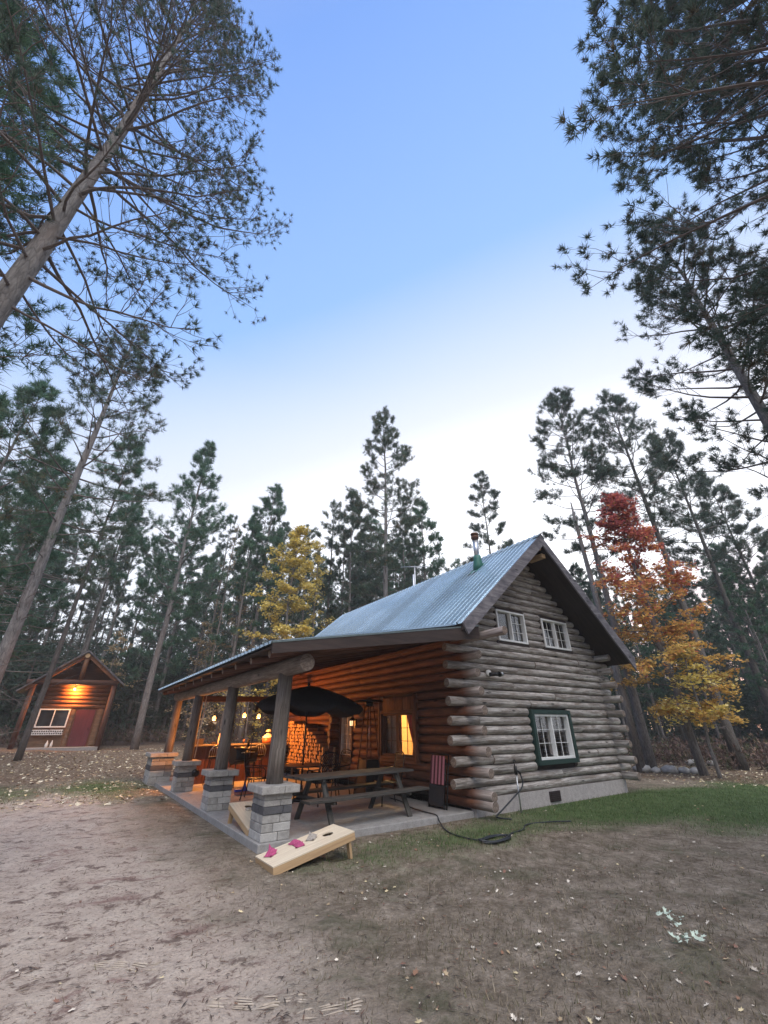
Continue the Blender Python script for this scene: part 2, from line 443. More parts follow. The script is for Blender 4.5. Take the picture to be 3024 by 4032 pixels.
dry = k.ramp(mid2, [(.32, (.10, .08, .058)), (.46, (.235, .193, .145)), (.57, (.37, .31, .245)), (.68, (.60, .515, .43))])
green = k.ramp(mid, [(.3, (.075, .12, .045)), (.7, (.155, .215, .09))])
litter = k.ramp(k.noise(v, 9, 5, .7), [(.35, (.12, .085, .06)), (.55, (.25, .185, .13)), (.68, (.55, .47, .36))])
floor = k.ramp(mid, [(.3, (.055, .042, .035)), (.7, (.13, .09, .075))])
at_ = k.n('ShaderNodeAttribute', attribute_name='Col'); rgb = k.n('ShaderNodeSeparateColor', {0: at_.outputs[0]})
nz = k.math('MULTIPLY', k.math('SUBTRACT', k.math('ADD', k.math('MULTIPLY', big, .5), k.math('MULTIPLY', mid, .5)), .5), 1.7)
def edge(ch, s=3.): return k.n('ShaderNodeClamp', {0: k.math('MULTIPLY_ADD', k.math('SUBTRACT', k.math('ADD', rgb.outputs[ch], nz), .5), s, .5)}).outputs[0]
al = k.n('ShaderNodeAttribute', attribute_name='Col').outputs['Alpha']
moss = k.math('MULTIPLY', k.ramp(k.noise(v, 1.1, 6, .7), [(.52, 0.), (.62, .55)]), k.ramp(fine, [(.35, .4), (.6, 1.)]))
dry = k.mix(moss, dry, (.085, .105, .055))
c = k.mix(edge(0, 2.2), sand, dry)
c = k.mix(edge(1, 1.7), c, green)
c = k.mix(edge(2, 3.), c, litter)
c = k.mix(al, c, floor)
c = k.mix(.45, c, k.ramp(fine, [(.25, .35), (.65, 1.)]), 'MULTIPLY')
# tyre tread prints pressed in the sand
k.p(Base_Color=c, Roughness=.97); k.b.inputs['Specular IOR Level'].default_value = .1
hgt = k.math('ADD', k.math('MULTIPLY', mid, .9), k.math('ADD', k.math('MULTIPLY', st, 1.1), k.math('ADD', k.math('MULTIPLY', fine, .4), k.math('MULTIPLY', k.noise(v, 130, 3, .7), .2))))
k.bump(hgt, 1.0, .07)
MAT['ground'] = k.mat
gob = np_mesh('ground', V, F, MAT['ground'], smooth=True)
x, y = V[:, 0], V[:, 1]
d = np.hypot(x - CAM.x, y - CAM.y); az = np.degrees(np.arctan2(x - CAM.x, y - CAM.y))
# dry grass: right of a line from the cornhole board towards the lower right corner
lx = (x + 4.9) * .50 + (y + 4.9) * .02 + .22
dryv = np.clip(.5 + lx * .75, 0, 1)
dryv = np.where(d < 1.8, np.minimum(dryv, .5), dryv)
left = sstep((y - 6 - .35 * (x + 9)) / 3.5)
dryv = np.maximum(dryv, left * .95)
# green lawn by the gable
gv = np.exp(-(((x - 5.) / 4.9) ** 2 + ((y + 1.15 + .12 * (x - 2)) / 1.75) ** 2) ** 1.5) * 1.15
gv = np.maximum(gv, .85 * np.exp(-(((x - 10.) / 4.) ** 2 + ((y + 2.2) / 1.8) ** 2) ** 1.5))
gv = np.maximum(gv, .7 * np.exp(-((x + 1.2) / 3.0) ** 2 - ((y + 1.2) / .9) ** 2))
gv = np.maximum(gv, .75 * np.exp(-((x + 6.0) / 1.3) ** 2 - ((y - 9.0) / 2.6) ** 2))
gv = np.maximum(gv, .55 * np.exp(-((x + 9.0) / 2.5) ** 2 - ((y - 9.0) / 2.5) ** 2))
gv = np.maximum(gv, .95 * np.exp(-(((x - 6.5) / 4.6) ** 2 + ((y + 3.2) / 1.5) ** 2) ** 1.5))
# leaf litter ring in front of the woods
dl = np.where(az > 45, 17.5, np.where(az > 12, 18., 18.))
lv = sstep((d - dl + 1.5) / 3.5) * .85
lv = np.where((az > 45) & (az < 100), sstep((d - 17.5) / 2.5) * .9, lv)
fl = sstep((d - np.where(az > 45, 24.5, np.where(az < 14, 35, 24.))) / 3.)
cc = np.stack([dryv, gv, lv, fl], -1).astype(np.float32)
ca = gob.data.color_attributes.new('Col', 'FLOAT_COLOR', 'POINT'); ca.data.foreach_set('color', cc.ravel())
tag(gob, kind='structure')

def scatter(n, dmin, dmax, azr, seed, power=1.0):
    g = np.random.default_rng(seed)
    d = np.exp(g.uniform(math.log(dmin), math.log(dmax), n)) if power == 0 else (dmin ** power + g.uniform(0, 1, n) * (dmax ** power - dmin ** power)) ** (1 / power)
    a = np.radians(g.uniform(azr[0], azr[1], n))
    return CAM.x + d * np.sin(a), CAM.y + d * np.cos(a), d, g
def outside(x, y):
    return ~((x > -4.62) & (x < 6.1) & (y > -.12) & (y < 11.2))

# masks reused for grass and leaves
def dry_mask(x, y):
    lx = (x + 4.9) * .50 + (y + 4.9) * .02 + .22
    m = np.clip(.5 + lx * .75, 0, 1)
    return np.maximum(m, sstep((y - 6 - .35 * (x + 9)) / 3.5) * .95)
def green_mask(x, y):
    g = np.exp(-(((x - 5.) / 4.9) ** 2 + ((y + 1.15 + .12 * (x - 2)) / 1.75) ** 2) ** 1.5) * 1.15
    g = np.maximum(g, .85 * np.exp(-(((x - 10.) / 4.) ** 2 + ((y + 2.2) / 1.8) ** 2) ** 1.5))
    g = np.maximum(g, .7 * np.exp(-((x + 1.2) / 3.0) ** 2 - ((y + 1.2) / .9) ** 2))
    g = np.maximum(g, .75 * np.exp(-((x + 6.0) / 1.3) ** 2 - ((y - 9.0) / 2.6) ** 2))
    g = np.maximum(g, .95 * np.exp(-(((x - 6.5) / 4.6) ** 2 + ((y + 3.2) / 1.5) ** 2) ** 1.5))
    return np.maximum(g, .55 * np.exp(-((x + 9.0) / 2.5) ** 2 - ((y - 9.0) / 2.5) ** 2))

def blades(name, x, y, g, hmin, hmax, wid, cols):
    n = len(x); h = g.uniform(hmin, hmax, n); a = g.uniform(0, 6.28, n); ln = g.uniform(.1, .9, n) * h; b = g.uniform(0, 6.28, n)
    z = ground(x, y) - .01
    bx, by = np.cos(a) * wid, np.sin(a) * wid
    V = np.stack([np.stack([x - bx, y - by, z], -1), np.stack([x + bx, y + by, z], -1), np.stack([x + np.cos(b) * ln, y + np.sin(b) * ln, z + h], -1)], 1).reshape(-1, 3)
    c = np.array(cols)[g.integers(0, len(cols), n)] * g.uniform(.7, 1.25, (n, 1))
    return tag(np_mesh(name, V, np.arange(3 * n).reshape(-1, 3), MAT['blade'], col=np.repeat(c, 3, 0)), kind='stuff')
x, y, d, g = scatter(200000, 1.2, 14, (-30, 108), 3, 0)
m = (g.uniform(0, 1, len(x)) < np.clip((dry_mask(x, y) - .42) * 1.3, 0, 1) * .6 * (.25 + .75 * (lump(x * 2.1, y * 2.1, 2.6) > -.3)) + .012) & outside(x, y) & (green_mask(x, y) < .75)
o = blades('dry_grass', x[m], y[m], g, .02, .075, .0042, [(.24, .2, .14), (.18, .16, .1), (.32, .27, .2), (.13, .13, .07), (.20, .16, .12)])
tag(o, 'short dry brown grass over the trampled yard', 'grass')
x, y, d, g = scatter(420000, 4, 24, (-30, 108), 4, .6)
m = (g.uniform(0, 1, len(x)) < np.clip((green_mask(x, y) - .22) * 1.5, 0, 1)) & outside(x, y)
o = blades('green_grass', x[m], y[m], g, .02, .075, .005, [(.09, .15, .05), (.12, .19, .07), (.075, .12, .04), (.17, .19, .09)])
tag(o, 'patches of green lawn grass beside the cabin gable', 'grass')

def leaves(name, x, y, g, smin, smax, cols):
    n = len(x); s = smin + (smax - smin) * g.uniform(0, 1, n) ** 2.2; a = g.uniform(0, 6.28, n)
    z = ground(x, y) + .012
    P = []
    prof = [(1, 0), (.45, .22), (.62, .72), (.1, .42), (-.3, .7), (-.42, .2), (-.9, 0), (-.42, -.25), (-.3, -.68), (.12, -.4), (.6, -.75), (.42, -.2)]
    cu = g.uniform(-.5, .8, (n, 2)); asp = g.uniform(.45, 1.0, n)
    for (u, v) in prof:
        px = (u * np.cos(a) - v * asp * np.sin(a)) * s; py = (u * np.sin(a) + v * asp * np.cos(a)) * s
        P.append(np.stack([x + px, y + py, z + (cu[:, 0] * u + cu[:, 1] * v) * s * .5 + np.abs(u * v) * s * .5], -1))
    V = np.stack(P, 1).reshape(-1, 3)
    c = np.array(cols)[g.integers(0, len(cols), n)] * g.uniform(.75, 1.2, (n, 1))
    return np_mesh(name, V, np.arange(len(prof) * n).reshape(n, -1), MAT['litter'], col=np.repeat(c, len(prof), 0))
x, y, d, g = scatter(26000, 1.4, 15, (-30, 108), 5, 0)
drift = .5 + 1.2 * (lump(x * 1.9 + 2, y * 1.9, 2.1) > .9)
m = (g.uniform(0, 1, len(x)) < drift * (.05 + .42 * np.clip(dry_mask(x, y) - .45, 0, 1))) & outside(x, y)
lv1 = leaves('fallen_leaves', x[m], y[m], g, .008, .037, [(.62, .55, .45), (.55, .5, .42), (.42, .32, .2), (.66, .6, .5), (.2, .11, .08), (.25, .14, .09), (.6, .5, .3)])
tag(lv1, 'pale curled fallen leaves strewn over the yard', 'leaves', kind='stuff')
x, y, d, g = scatter(26000, 12, 30, (-32, 108), 6, 1.2)
ok = ((d > 13.5) & (az_ok := (np.degrees(np.arctan2(x - CAM.x, y - CAM.y)) < 14)) ) | ((d > 17.5) & (d < 26))
m = ok & outside(x, y) & (g.uniform(0, 1, len(x)) < .85)
lv2 = leaves('leaf_litter', x[m], y[m], g, .03, .085, [(.72, .66, .5), (.62, .55, .38), (.6, .5, .28), (.5, .4, .25), (.3, .2, .12), (.66, .6, .45)])
tag(lv2, 'yellowish leaf litter in front of the woods', 'leaves', kind='stuff')

# tyre tread prints: shallow ridges of sand
def tread(cx, cy, ang, n, L):
    mb = MB()
    for i in range(5):
        off = (i - 2) * .03
        for j in range(n):
            if rnd.random() < .25: continue
            u = j * L / n + rnd.uniform(0, .02); w_ = L / n * rnd.uniform(.6, .92)
            p = []
            for du, dv in ((0, -.0045), (w_, -.006), (w_, .005), (0, .006)):
                uu, vv = u + du, off + dv
                X_, Y_ = cx + uu * math.cos(ang) - vv * math.sin(ang), cy + uu * math.sin(ang) + vv * math.cos(ang)
                p.append((X_, Y_, float(ground(X_, Y_)) + .002))
            b = len(mb.v); top = [(a_, b_, c_ + .004) for a_, b_, c_ in p]
            cx_ = sum(a_[0] for a_ in top) / 4; cy_ = sum(a_[1] for a_ in top) / 4
            top = [(cx_ + (a_ - cx_) * .5, cy_ + (b_ - cy_) * .5, c_) for a_, b_, c_ in top]
            mb.v += p + top
            mb.face([b + 4, b + 5, b + 6, b + 7])
            for q_ in range(4): mb.face([b + q_, b + (q_ + 1) % 4, b + 4 + (q_ + 1) % 4, b + 4 + q_])
    return mb
MAT['tread'] = plain('pressed_sand', (.37, .315, .255), .97, 0, .25, 20)
tmb = MB()
for a_ in ((-6.02, -3.45, -.62, 4, .65), (-5.62, -3.95, -.3, 3, .45), (-6.62, -2.45, -.72, 4, .55)):
    t_ = tread(*a_); b = len(tmb.v); tmb.v += t_.v
    for f_ in t_.f: tmb.face([i + b for i in f_])
tag(tmb.build('tyre_tracks', MAT['tread']), 'ribbed tyre tread prints pressed into the sandy drive', 'tyre tracks', kind='stuff')

# ------------------------------------------------------------------ log cabin
cabin = thing('log_cabin', 'weathered grey log cabin with ribbed metal roof and an open lamp-lit porch', 'cabin')
W, LEN, RX, RZ = 5.87, 10.6, 2.86, 6.62
CZ, CH_, LR = .27, .192, .0975           # first course bottom, course height, log radius
def zl(x): return RZ - (RX - x) * .845 if x < RX else RZ - (x - RX) * .875
def sub(iv, cuts):
    out = [iv]
    for a, b in cuts:
        nx = []
        for p, q_ in out:
            if b <= p or a >= q_: nx.append((p, q_)); continue
            if a > p: nx.append((p, a))
            if b < q_: nx.append((b, q_))
        out = nx
    return [(p, q_) for p, q_ in out if q_ - p > .06]
def put_log(mb, A, B, r, n=12):
    A = Vector(A); B = Vector(B); L = (B - A).length; m = max(3, int(L / .3) + 1)
    d = (B - A).normalized(); ph = rnd.random() * 6
    up = Vector((0, 0, 1)); sd_ = d.cross(up)
    pts = []; rad = []
    r0 = r * rnd.uniform(.92, 1.03); r1 = r * rnd.uniform(.92, 1.03)
    for i in range(m):
        t = i / (m - 1)
        pts.append(A.lerp(B, t) + up * (.004 * math.sin(ph + 1.7 * t * L)) + sd_ * (.006 * math.sin(ph * 2 + 1.3 * t * L)))
        rad.append((r0 + (r1 - r0) * t) * (1 + .022 * math.sin(ph * 3 + 3.3 * t * L)))
    # slightly rounded cut ends
    e = min(.012, L * .2)
    pts = [pts[0]] + [pts[0] + d * e] + pts[1:-1] + [pts[-1] - d * e] + [pts[-1]]
    rad = [rad[0] * .93, rad[0]] + rad[1:-1] + [rad[-1], rad[-1] * .93]
    mb.tube(pts, rad, n, 0, True, 1, True, .03)

gable = MB()
WIN = [(2.153, 3.806, .763, 1.967), (1.387, 2.581, 3.56, 4.42), (3.332, 4.607, 3.56, 4.42)]
ncourse = 33
for i in range(ncourse):
    z = CZ + LR + i * CH_
    x0, x1 = .0, W
    passes = i % 2 == 1
    if z < 3.35:
        if passes: x0, x1 = -.43 - rnd.uniform(0, .1), W + .42 + rnd.uniform(0, .12)
        else: x0, x1 = .10, W - .10
    else:
        lim = z + .32
        x0 = max(x0, RX - (RZ - lim) / .845); x1 = min(x1, RX + (RZ - lim) / .875)
    if x1 - x0 < .35: continue
    cuts = [(a, b) for a, b, c_, d_ in WIN if c_ - .05 < z < d_ + .05]
    for p, q_ in sub((x0, x1), cuts):
        if q_ - p > 2.6 and rnd.random() < .75:
            s_ = rnd.uniform(p + .8, q_ - .8)
            put_log(gable, (p, 0, z), (s_ - .004, 0, z), LR); put_log(gable, (s_ + .004, 0, z), (q_, 0, z), LR * rnd.uniform(.94, 1.04))
        else: put_log(gable, (p, 0, z), (q_, 0, z), LR)
gable.build('gable_wall', [MAT['log_grey'], MAT['log_end']], cabin)
# dark chinking boards behind the logs keep the wall closed
def core(mb, axis, rng, openings, zr, at_, th):
    a0, a1 = rng
    xs = sorted({a0, a1, *[q_ for o in openings for q_ in o[:2]]}); zs = sorted({*zr, *[q_ for o in openings for q_ in o[2:]]})
    for i in range(len(xs) - 1):
        for j in range(len(zs) - 1):
            cx, cz = (xs[i] + xs[i + 1]) / 2, (zs[j] + zs[j + 1]) / 2
            if any(o[0] < cx < o[1] and o[2] < cz < o[3] for o in openings): continue
            if axis == 'x': mb.box((xs[i], at_, zs[j]), (xs[i + 1], at_ + th, zs[j + 1]))
            else: mb.box((at_, xs[i], zs[j]), (at_ + th, xs[i + 1], zs[j + 1]))
ck = MB(); core(ck, 'x', (.1, W - .1), WIN[:1], (CZ, 3.3), .0, .06)
gw = [(a, b, c_, d_) for a, b, c_, d_ in WIN[1:]]
zz = 3.3
while zz < 6.3:
    z2 = min(zz + .16, 6.3); a0 = max(.1, RX - (RZ - z2 - .25) / .845); a1 = min(W - .1, RX + (RZ - z2 - .25) / .875)
    for p, q_ in sub((a0, a1), [(o[0], o[1]) for o in gw if o[2] < (zz + z2) / 2 < o[3]]): ck.box((p, 0, zz), (q_, .06, z2))
    zz = z2
ck.build('chinking', MAT['soffit'], cabin)

PW = [(1.66, 3.22, .86, 2.30), (4.74, 5.48, .80, 2.0)]      # porch-side openings (y0,y1,z0,z1)
porch = MB()
for i in range(17):
    z = CZ - .10 + LR + i * CH_
    z = CZ + LR + i * CH_
    passes = i % 2 == 0
    y0 = -.50 - rnd.uniform(0, .12) if passes else .11
    if i == 16: y0 = -1.45
    cuts = [(a, b) for a, b, c_, d_ in PW if c_ - .05 < z < d_ + .05]
    for p, q_ in sub((y0, LEN), cuts):
        if q_ - p > 3 and rnd.random() < .6:
            s_ = rnd.uniform(p + 1, q_ - 1); put_log(porch, (0, p, z), (0, s_ - .004, z), LR); put_log(porch, (0, s_ + .004, z), (0, q_, z), LR)
        else: put_log(porch, (0, p, z), (0, q_, z), LR if i < 16 else .125)
# sill half-log under the first course and partition-wall log ends
put_log(porch, (0, -.62, CZ - .06), (0, 1.2, CZ - .06), .10)
porch.build('porch_wall', [MAT['log_brown'], MAT['log_end']], cabin)
ck = MB(); core(ck, 'y', (.05, LEN), PW, (.05, 3.35), .0, .05); ck.build('chinking', MAT['soffit'], cabin)
pe = MB()
for i in range(11):
    z = CZ + LR + .09 + i * CH_
    put_log(pe, (.05, 5.68, z), (-.36 - rnd.uniform(0, .06), 5.68, z), .1)
pe.build('partition_log_ends', [MAT['log_brown'], MAT['log_end']], cabin)
# far walls
rw = MB()
for i in range(17):
    z = CZ + LR + i * CH_
    put_log(rw, (W, -.48 - rnd.uniform(0, .12) if i % 2 == 0 else .11, z), (W, LEN, z), LR, 9)
rw.build('right_wall', [MAT['log_grey'], MAT['log_end']], cabin)
rw = MB()
for i in range(17):
    z = CZ + LR + i * CH_; put_log(rw, (.1, LEN, z), (W - .1, LEN, z), LR, 8)
rw.poly([(.05, LEN, 3.4), (W - .05, LEN, 3.4), (RX, LEN, 6.3)], (0, .1, 0))
rw.build('back_wall', [MAT['log_grey'], MAT['log_end']], cabin)
fd = MB()
fd.box((-.0, -.09, -.2), (W + .02, .12, CZ + .01)); fd.box((W - .12, .12, -.2), (W + .02, LEN, CZ + .01)); fd.box((0, LEN - .2, -.2), (W - .12, LEN, CZ + .01)); fd.box((0, .12, -.2), (.12, LEN - .2, .2))
fd.build('foundation', MAT['found'], cabin)
vt = MB(); vt.box((2.42, -.115, .03), (2.82, -.088, .235))
for i in range(5): vt.box((2.45, -.125, .05 + i * .036), (2.79, -.114, .066 + i * .036))
vt.build('foundation_vent', MAT['pot_dark'], cabin)

# windows ------------------------------------------------------------
def window(axis, at_, a0, a1, z0, z1, trim=None, trimw=.12, face=-1, fw=.05, mull=.045, cols=2, rows=3, name='window', mats=('white',), half_grid=None, depth=.07):
    """axis 'x': wall plane y=at_, spans x; axis 'y': wall plane x=at_, spans y. face -1 looks to negative"""
    def bx(mb, p0, p1, c0, c1, d0, d1):   # along, z, depth (outwards positive)
        lo, hi = sorted((at_ + face * d0, at_ + face * d1))
        if axis == 'x': mb.box((p0, lo, c0), (p1, hi, c1))
        else: mb.box((lo, p0, c0), (hi, p1, c1))
    fr = MB()
    bx(fr, a0, a0 + fw, z0, z1, -.04, depth); bx(fr, a1 - fw, a1, z0, z1, -.04, depth)
    bx(fr, a0 + fw, a1 - fw, z0, z0 + fw, -.04, depth); bx(fr, a0 + fw, a1 - fw, z1 - fw, z1, -.04, depth)
    am = (a0 + a1) / 2
    bx(fr, am - mull / 2, am + mull / 2, z0 + fw, z1 - fw, -.03, depth - .015)
    f = fr.build(name, MAT[mats[0]], cabin, .004)
    mu = MB(); t = .011
    for s, (p0, p1) in enumerate(((a0 + fw, am - mull / 2), (am + mull / 2, a1 - fw))):
        if half_grid is not None and s == half_grid: continue
        for c_ in range(1, cols):
            xx = p0 + (p1 - p0) * c_ / cols; bx(mu, xx - t / 2, xx + t / 2, z0 + fw, z1 - fw, .008, .024)
        for r_ in range(1, rows):
            zz = z0 + fw + (z1 - z0 - 2 * fw) * r_ / rows; bx(mu, p0, p1, zz - t / 2, zz + t / 2, .006, .022)
    mu.build('muntins', MAT[mats[0]], f)
    for p0, p1 in ((a0 + fw, am - mull / 2), (am + mull / 2, a1 - fw)):
        pn = MB(); bx(pn, p0, p1, z0 + fw, z1 - fw, -.012, -.006); pn.build('pane', MAT['glass'], f)
    if trim:
        tr = MB(); g = .004
        bx(tr, a0 - trimw, a0 - g, z0 - trimw, z1 + trimw, -.05, depth + .035); bx(tr, a1 + g, a1 + trimw, z0 - trimw, z1 + trimw, -.05, depth + .035)
        bx(tr, a0 - g, a1 + g, z0 - trimw, z0 - g, -.05, depth + .03); bx(tr, a0 - g, a1 + g, z1 + g, z1 + trimw, -.05, depth + .03)
        tr.build('trim', MAT[trim], f, .004)
    return f
f = window('x', -.03, 2.262, 3.697, .868, 1.862, 'green', .10, depth=.10)
cu = MB(); cu.box((3.05, .12, .95), (3.28, .16, 1.8)); cu.build('curtain', MAT['curtain_grey'], f)
f1 = window('x', -.02, 1.40, 2.57, 3.575, 4.40, None, half_grid=0, depth=.09)
f2 = window('x', -.02, 3.345, 4.595, 3.575, 4.40, None, depth=.09)
cu = MB(); cu.box((4.2, .12, 3.6), (4.4, .15, 4.35)); cu.build('curtain', MAT['curtain_grey'], f2)
cu = MB(); cu.box((3.40, .12, 3.6), (3.55, .15, 4.35)); cu.build('curtain', MAT['curtain'], f2)
# plain boards closing the slots round the upper windows
sb = MB()
for a, b in ((1.387, 2.581), (3.332, 4.607)):
    sb.box((a - .05, -.085, 3.50), (b + .05, .03, 3.57)); sb.box((a - .035, -.08, 3.57), (a + .010, .03, 4.42)); sb.box((b - .010, -.08, 3.57), (b + .035, .03, 4.42)); sb.box((a - .035, -.08, 4.405), (b + .035, .03, 4.46))
sb.build('window_casing', MAT['soffit'], cabin)
# porch-side window: header boards, wood casing, dark left / lit right sash
f3 = window('y', -.02, 1.74, 3.14, .93, 1.92, 'log_brown', .07, mats=('rafter',), fw=.05, mull=.13, depth=.08)
hd = MB()
for i in range(9): hd.box((-.10 - .006 * (i % 2), 1.68 + i * .17, 1.995), (-.02, 1.68 + (i + 1) * .17 - .006, 2.30))
hd.build('header_board', MAT['log_brown'], cabin)
cb = MB(); cb.box((-.16, 1.60, .84), (-.05, 1.67, 2.34)); cb.box((-.15, 3.215, .84), (-.05, 3.28, 2.34)); cb.box((-.17, 1.6, .80), (-.03, 3.28, .857)); cb.build('window_casing', MAT['log_brown'], cabin)
cu = MB()                                                   # red curtain drawn back in the lit sash
prof = [(1.70, 1.9), (2.22, 1.9), (2.19, 1.72), (2.12, 1.5), (2.04, 1.3), (1.99, 1.18), (2.03, 1.02), (2.05, .96), (1.70, .96)]
cu.poly([(.07, a, b) for a, b in prof], (.02, 0, 0)); cu.build('curtain', MAT['curtain'], f3)
cu = MB(); cu.box((.07, 2.50, .94), (.09, 3.4, 1.92)); cu.build('sash_screen', MAT['curtain_grey'], f3)  # added grey screen stands in for the left sash's reflection, hides the lit room
f4 = window('y', -.02, 4.78, 5.46, .85, 1.96, 'log_brown', .05, mats=('offwhite',), fw=.035, mull=.03, cols=2, rows=4, depth=.06)
cu = MB()
for i in range(9): cu.box((.06 + .01 * (i % 2), 4.8 + i * .072, .9), (.08 + .01 * (i % 2), 4.8 + i * .072 + .068, 1.93))
cu.build('curtain', MAT['curtain_grey'], f4)
# interior
it = MB(); it.box((.13, .13, .16), (W - .13, LEN - .13, .2)); it.box((.1, .1, 2.55), (W - .1, LEN - .1, 2.6)); it.build('inside_floor', MAT['rafter'], cabin)
it = MB(); it.box((2.0, .95, .2), (2.06, 4.5, 2.55)); it.box((.1, .9, .2), (2.06, .95, 2.55)); it.box((.1, 4.5, .2), (2.06, 4.55, 2.55)); it.build('room_partition', MAT['room'], cabin)
it = MB(); it.poly([(.2, 2.2, 2.6), (W - .2, 2.2, 2.6), (W - .2, 2.2, 3.5), (RX + .2, 2.2, 6.0), (RX - .2, 2.2, 6.0), (.2, 2.2, 3.5)], (0, .05, 0)); it.box((2.1, 2.4, .2), (W - .12, 2.45, 2.55)); it.build('room_partition', MAT['room_dark'], cabin)
def lamp(name, loc, watts, col, rad, parent=None):
    l = bpy.data.lights.new(name, 'POINT'); l.energy = watts; l.color = col; l.shadow_soft_size = rad
    o = bpy.data.objects.new(name, l); o.location = loc; link(o, parent); return o
rl = lamp('room_lamp', (1.1, 2.9, 2.2), 260, (1., .62, .26), .1, cabin)

# roof ---------------------------------------------------------------
def corrugated(mb, y0, y1, top, bot, nrm, pitch=.205, h=.052):
    """ribs run from top edge (x,z) to bottom edge (x,z)"""
    prof = []
    y = y0
    while y < y1 - 1e-6:
        for f_, o_ in ((0, 0), (.60, 0), (.64, h), (.80, h), (.84, 0)):
            yy = y + f_ * pitch
            if yy <= y1: prof.append((yy, o_))
        y += pitch
    prof.append((y1, 0)); b = len(mb.v); ns = 10
    for i in range(ns + 1):
        t = i / ns
        for yy, o_ in prof: mb.v.append((top[0] + (bot[0] - top[0]) * t + nrm[0] * o_, yy, top[1] + (bot[1] - top[1]) * t + nrm[1] * o_))
    n = len(prof)
    for i in range(ns):
        for j in range(n - 1): mb.face((b + i * n + j, b + i * n + j + 1, b + (i + 1) * n + j + 1, b + (i + 1) * n + j))
YN, YF = -.90, 11.05
EL, ER = (-.72, zl(-.72)), (6.56, zl(6.56) + .03)
nl = Vector((-.845, 0, 1)).normalized(); nrr = Vector((.875, 0, 1)).normalized()
up_ = .035
rt = MB(); corrugated(rt, YN - .02, YF, (RX, RZ + up_), (EL[0] - .03, EL[1] + up_ - .025), (nl.x, nl.z))
roofo = rt.build('roof', MAT['roof'], cabin)
rt = MB(); corrugated(rt, YN - .02, YF, (RX, RZ + up_), (ER[0] + .03, ER[1] + up_ - .025), (nrr.x, nrr.z)); rt.build('roof', MAT['roof'], cabin)
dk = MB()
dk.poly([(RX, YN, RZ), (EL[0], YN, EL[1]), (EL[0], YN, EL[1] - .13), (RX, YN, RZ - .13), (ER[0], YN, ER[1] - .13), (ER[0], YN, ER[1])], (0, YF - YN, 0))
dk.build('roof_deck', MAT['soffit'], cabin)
rc = MB()
for sgn, nn in ((-1, .845), (1, .875)):
    rc.poly([(RX, YN - .06, RZ + .068), (RX + sgn * .16, YN - .06, RZ + .068 - .16 * nn), (RX + sgn * .16, YN - .06, RZ + .06 - .16 * nn), (RX, YN - .06, RZ + .058)], (0, YF - YN + .1, 0))
rc.build('ridge_cap', MAT['roof_trim'], cabin)
for sgn, e, nn in ((-1, EL, .845), (1, ER, .875)):
    bb = MB(); d_ = .36 if sgn < 0 else .30
    bb.poly([(RX, YN - .045, RZ + .02), (e[0] - .02, YN - .045, e[1] + .02), (e[0] - .02 + (.14 if sgn < 0 else -.08), YN - .045, e[1] + .02 - d_ + (.12 if sgn < 0 else -.07)), (RX, YN - .045, RZ + .02 - d_)], (0, .043, 0))
    bb.build('barge_board', MAT['barge'], cabin)
rp = MB(); put_log(rp, (RX, -.82, RZ - .34), (RX, 2, RZ - .34), .11); rp.build('ridge_log', [MAT['rafter'], MAT['pale_edge']], cabin)
rp = MB(); rp.box((2.95, -.80, RZ - .62), (3.12, -.3, RZ - .50)); rp.build('ridge_block', MAT['pale_edge'], cabin)
# stove pipe
sp = Vector((2.04, .88, zl(2.04) + .04))
bt = MB(); bt.lathe([(.17, -.10), (.155, .10), (.125, .3), (.115, .42)], tuple(sp), 20)
bt.poly([tuple(sp + Vector((a, b, a * .845 + .03))) for a, b in ((-.26, -.24), (.2, -.24), (.2, .24), (-.26, .24))], tuple(nl * .012))
bt.build('pipe_boot', MAT['boot'], roofo)
st_ = MB(); st_.lathe([(.085, .3), (.085, .98)], tuple(sp), 20); st_.build('stove_pipe', MAT['galv'], roofo)
st_ = MB(); st_.lathe([(.095, .96), (.1, 1.02), (.125, 1.03), (.125, 1.09), (.09, 1.10), (.09, 1.14), (.13, 1.15), (.13, 1.20), (.02, 1.24)], tuple(sp), 20); st_.build('rain_cap', MAT['rust'], roofo)
# porch roof
PE = (-4.89, 2.77); PT = (-.66, EL[1] - .03); PYN, PYF = -.80, 10.35
pn = Vector((-(PT[1] - PE[1]), 0, PT[0] - PE[0])).normalized()
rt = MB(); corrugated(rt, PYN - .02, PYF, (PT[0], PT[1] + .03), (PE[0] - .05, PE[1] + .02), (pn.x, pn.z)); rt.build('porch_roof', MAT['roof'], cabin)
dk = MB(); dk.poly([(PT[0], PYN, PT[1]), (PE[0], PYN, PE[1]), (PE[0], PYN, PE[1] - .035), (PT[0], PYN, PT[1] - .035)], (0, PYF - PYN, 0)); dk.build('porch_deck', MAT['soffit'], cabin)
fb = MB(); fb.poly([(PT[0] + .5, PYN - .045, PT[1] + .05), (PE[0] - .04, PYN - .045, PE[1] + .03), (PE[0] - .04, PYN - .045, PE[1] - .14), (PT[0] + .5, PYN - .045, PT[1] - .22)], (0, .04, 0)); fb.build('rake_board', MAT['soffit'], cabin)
fb = MB(); fb.poly([(PT[0] + .5, PYN - .052, PT[1] + .075), (PE[0] - .05, PYN - .052, PE[1] + .05), (PE[0] - .05, PYN - .052, PE[1] + .02), (PT[0] + .5, PYN - .052, PT[1] + .045)], (0, .09, 0)); fb.build('drip_edge', MAT['roof_trim'], cabin)
sl_ = (PT[1] - PE[1]) / (PT[0] - PE[0])
def pz(x): return PE[1] + (x - PE[0]) * sl_
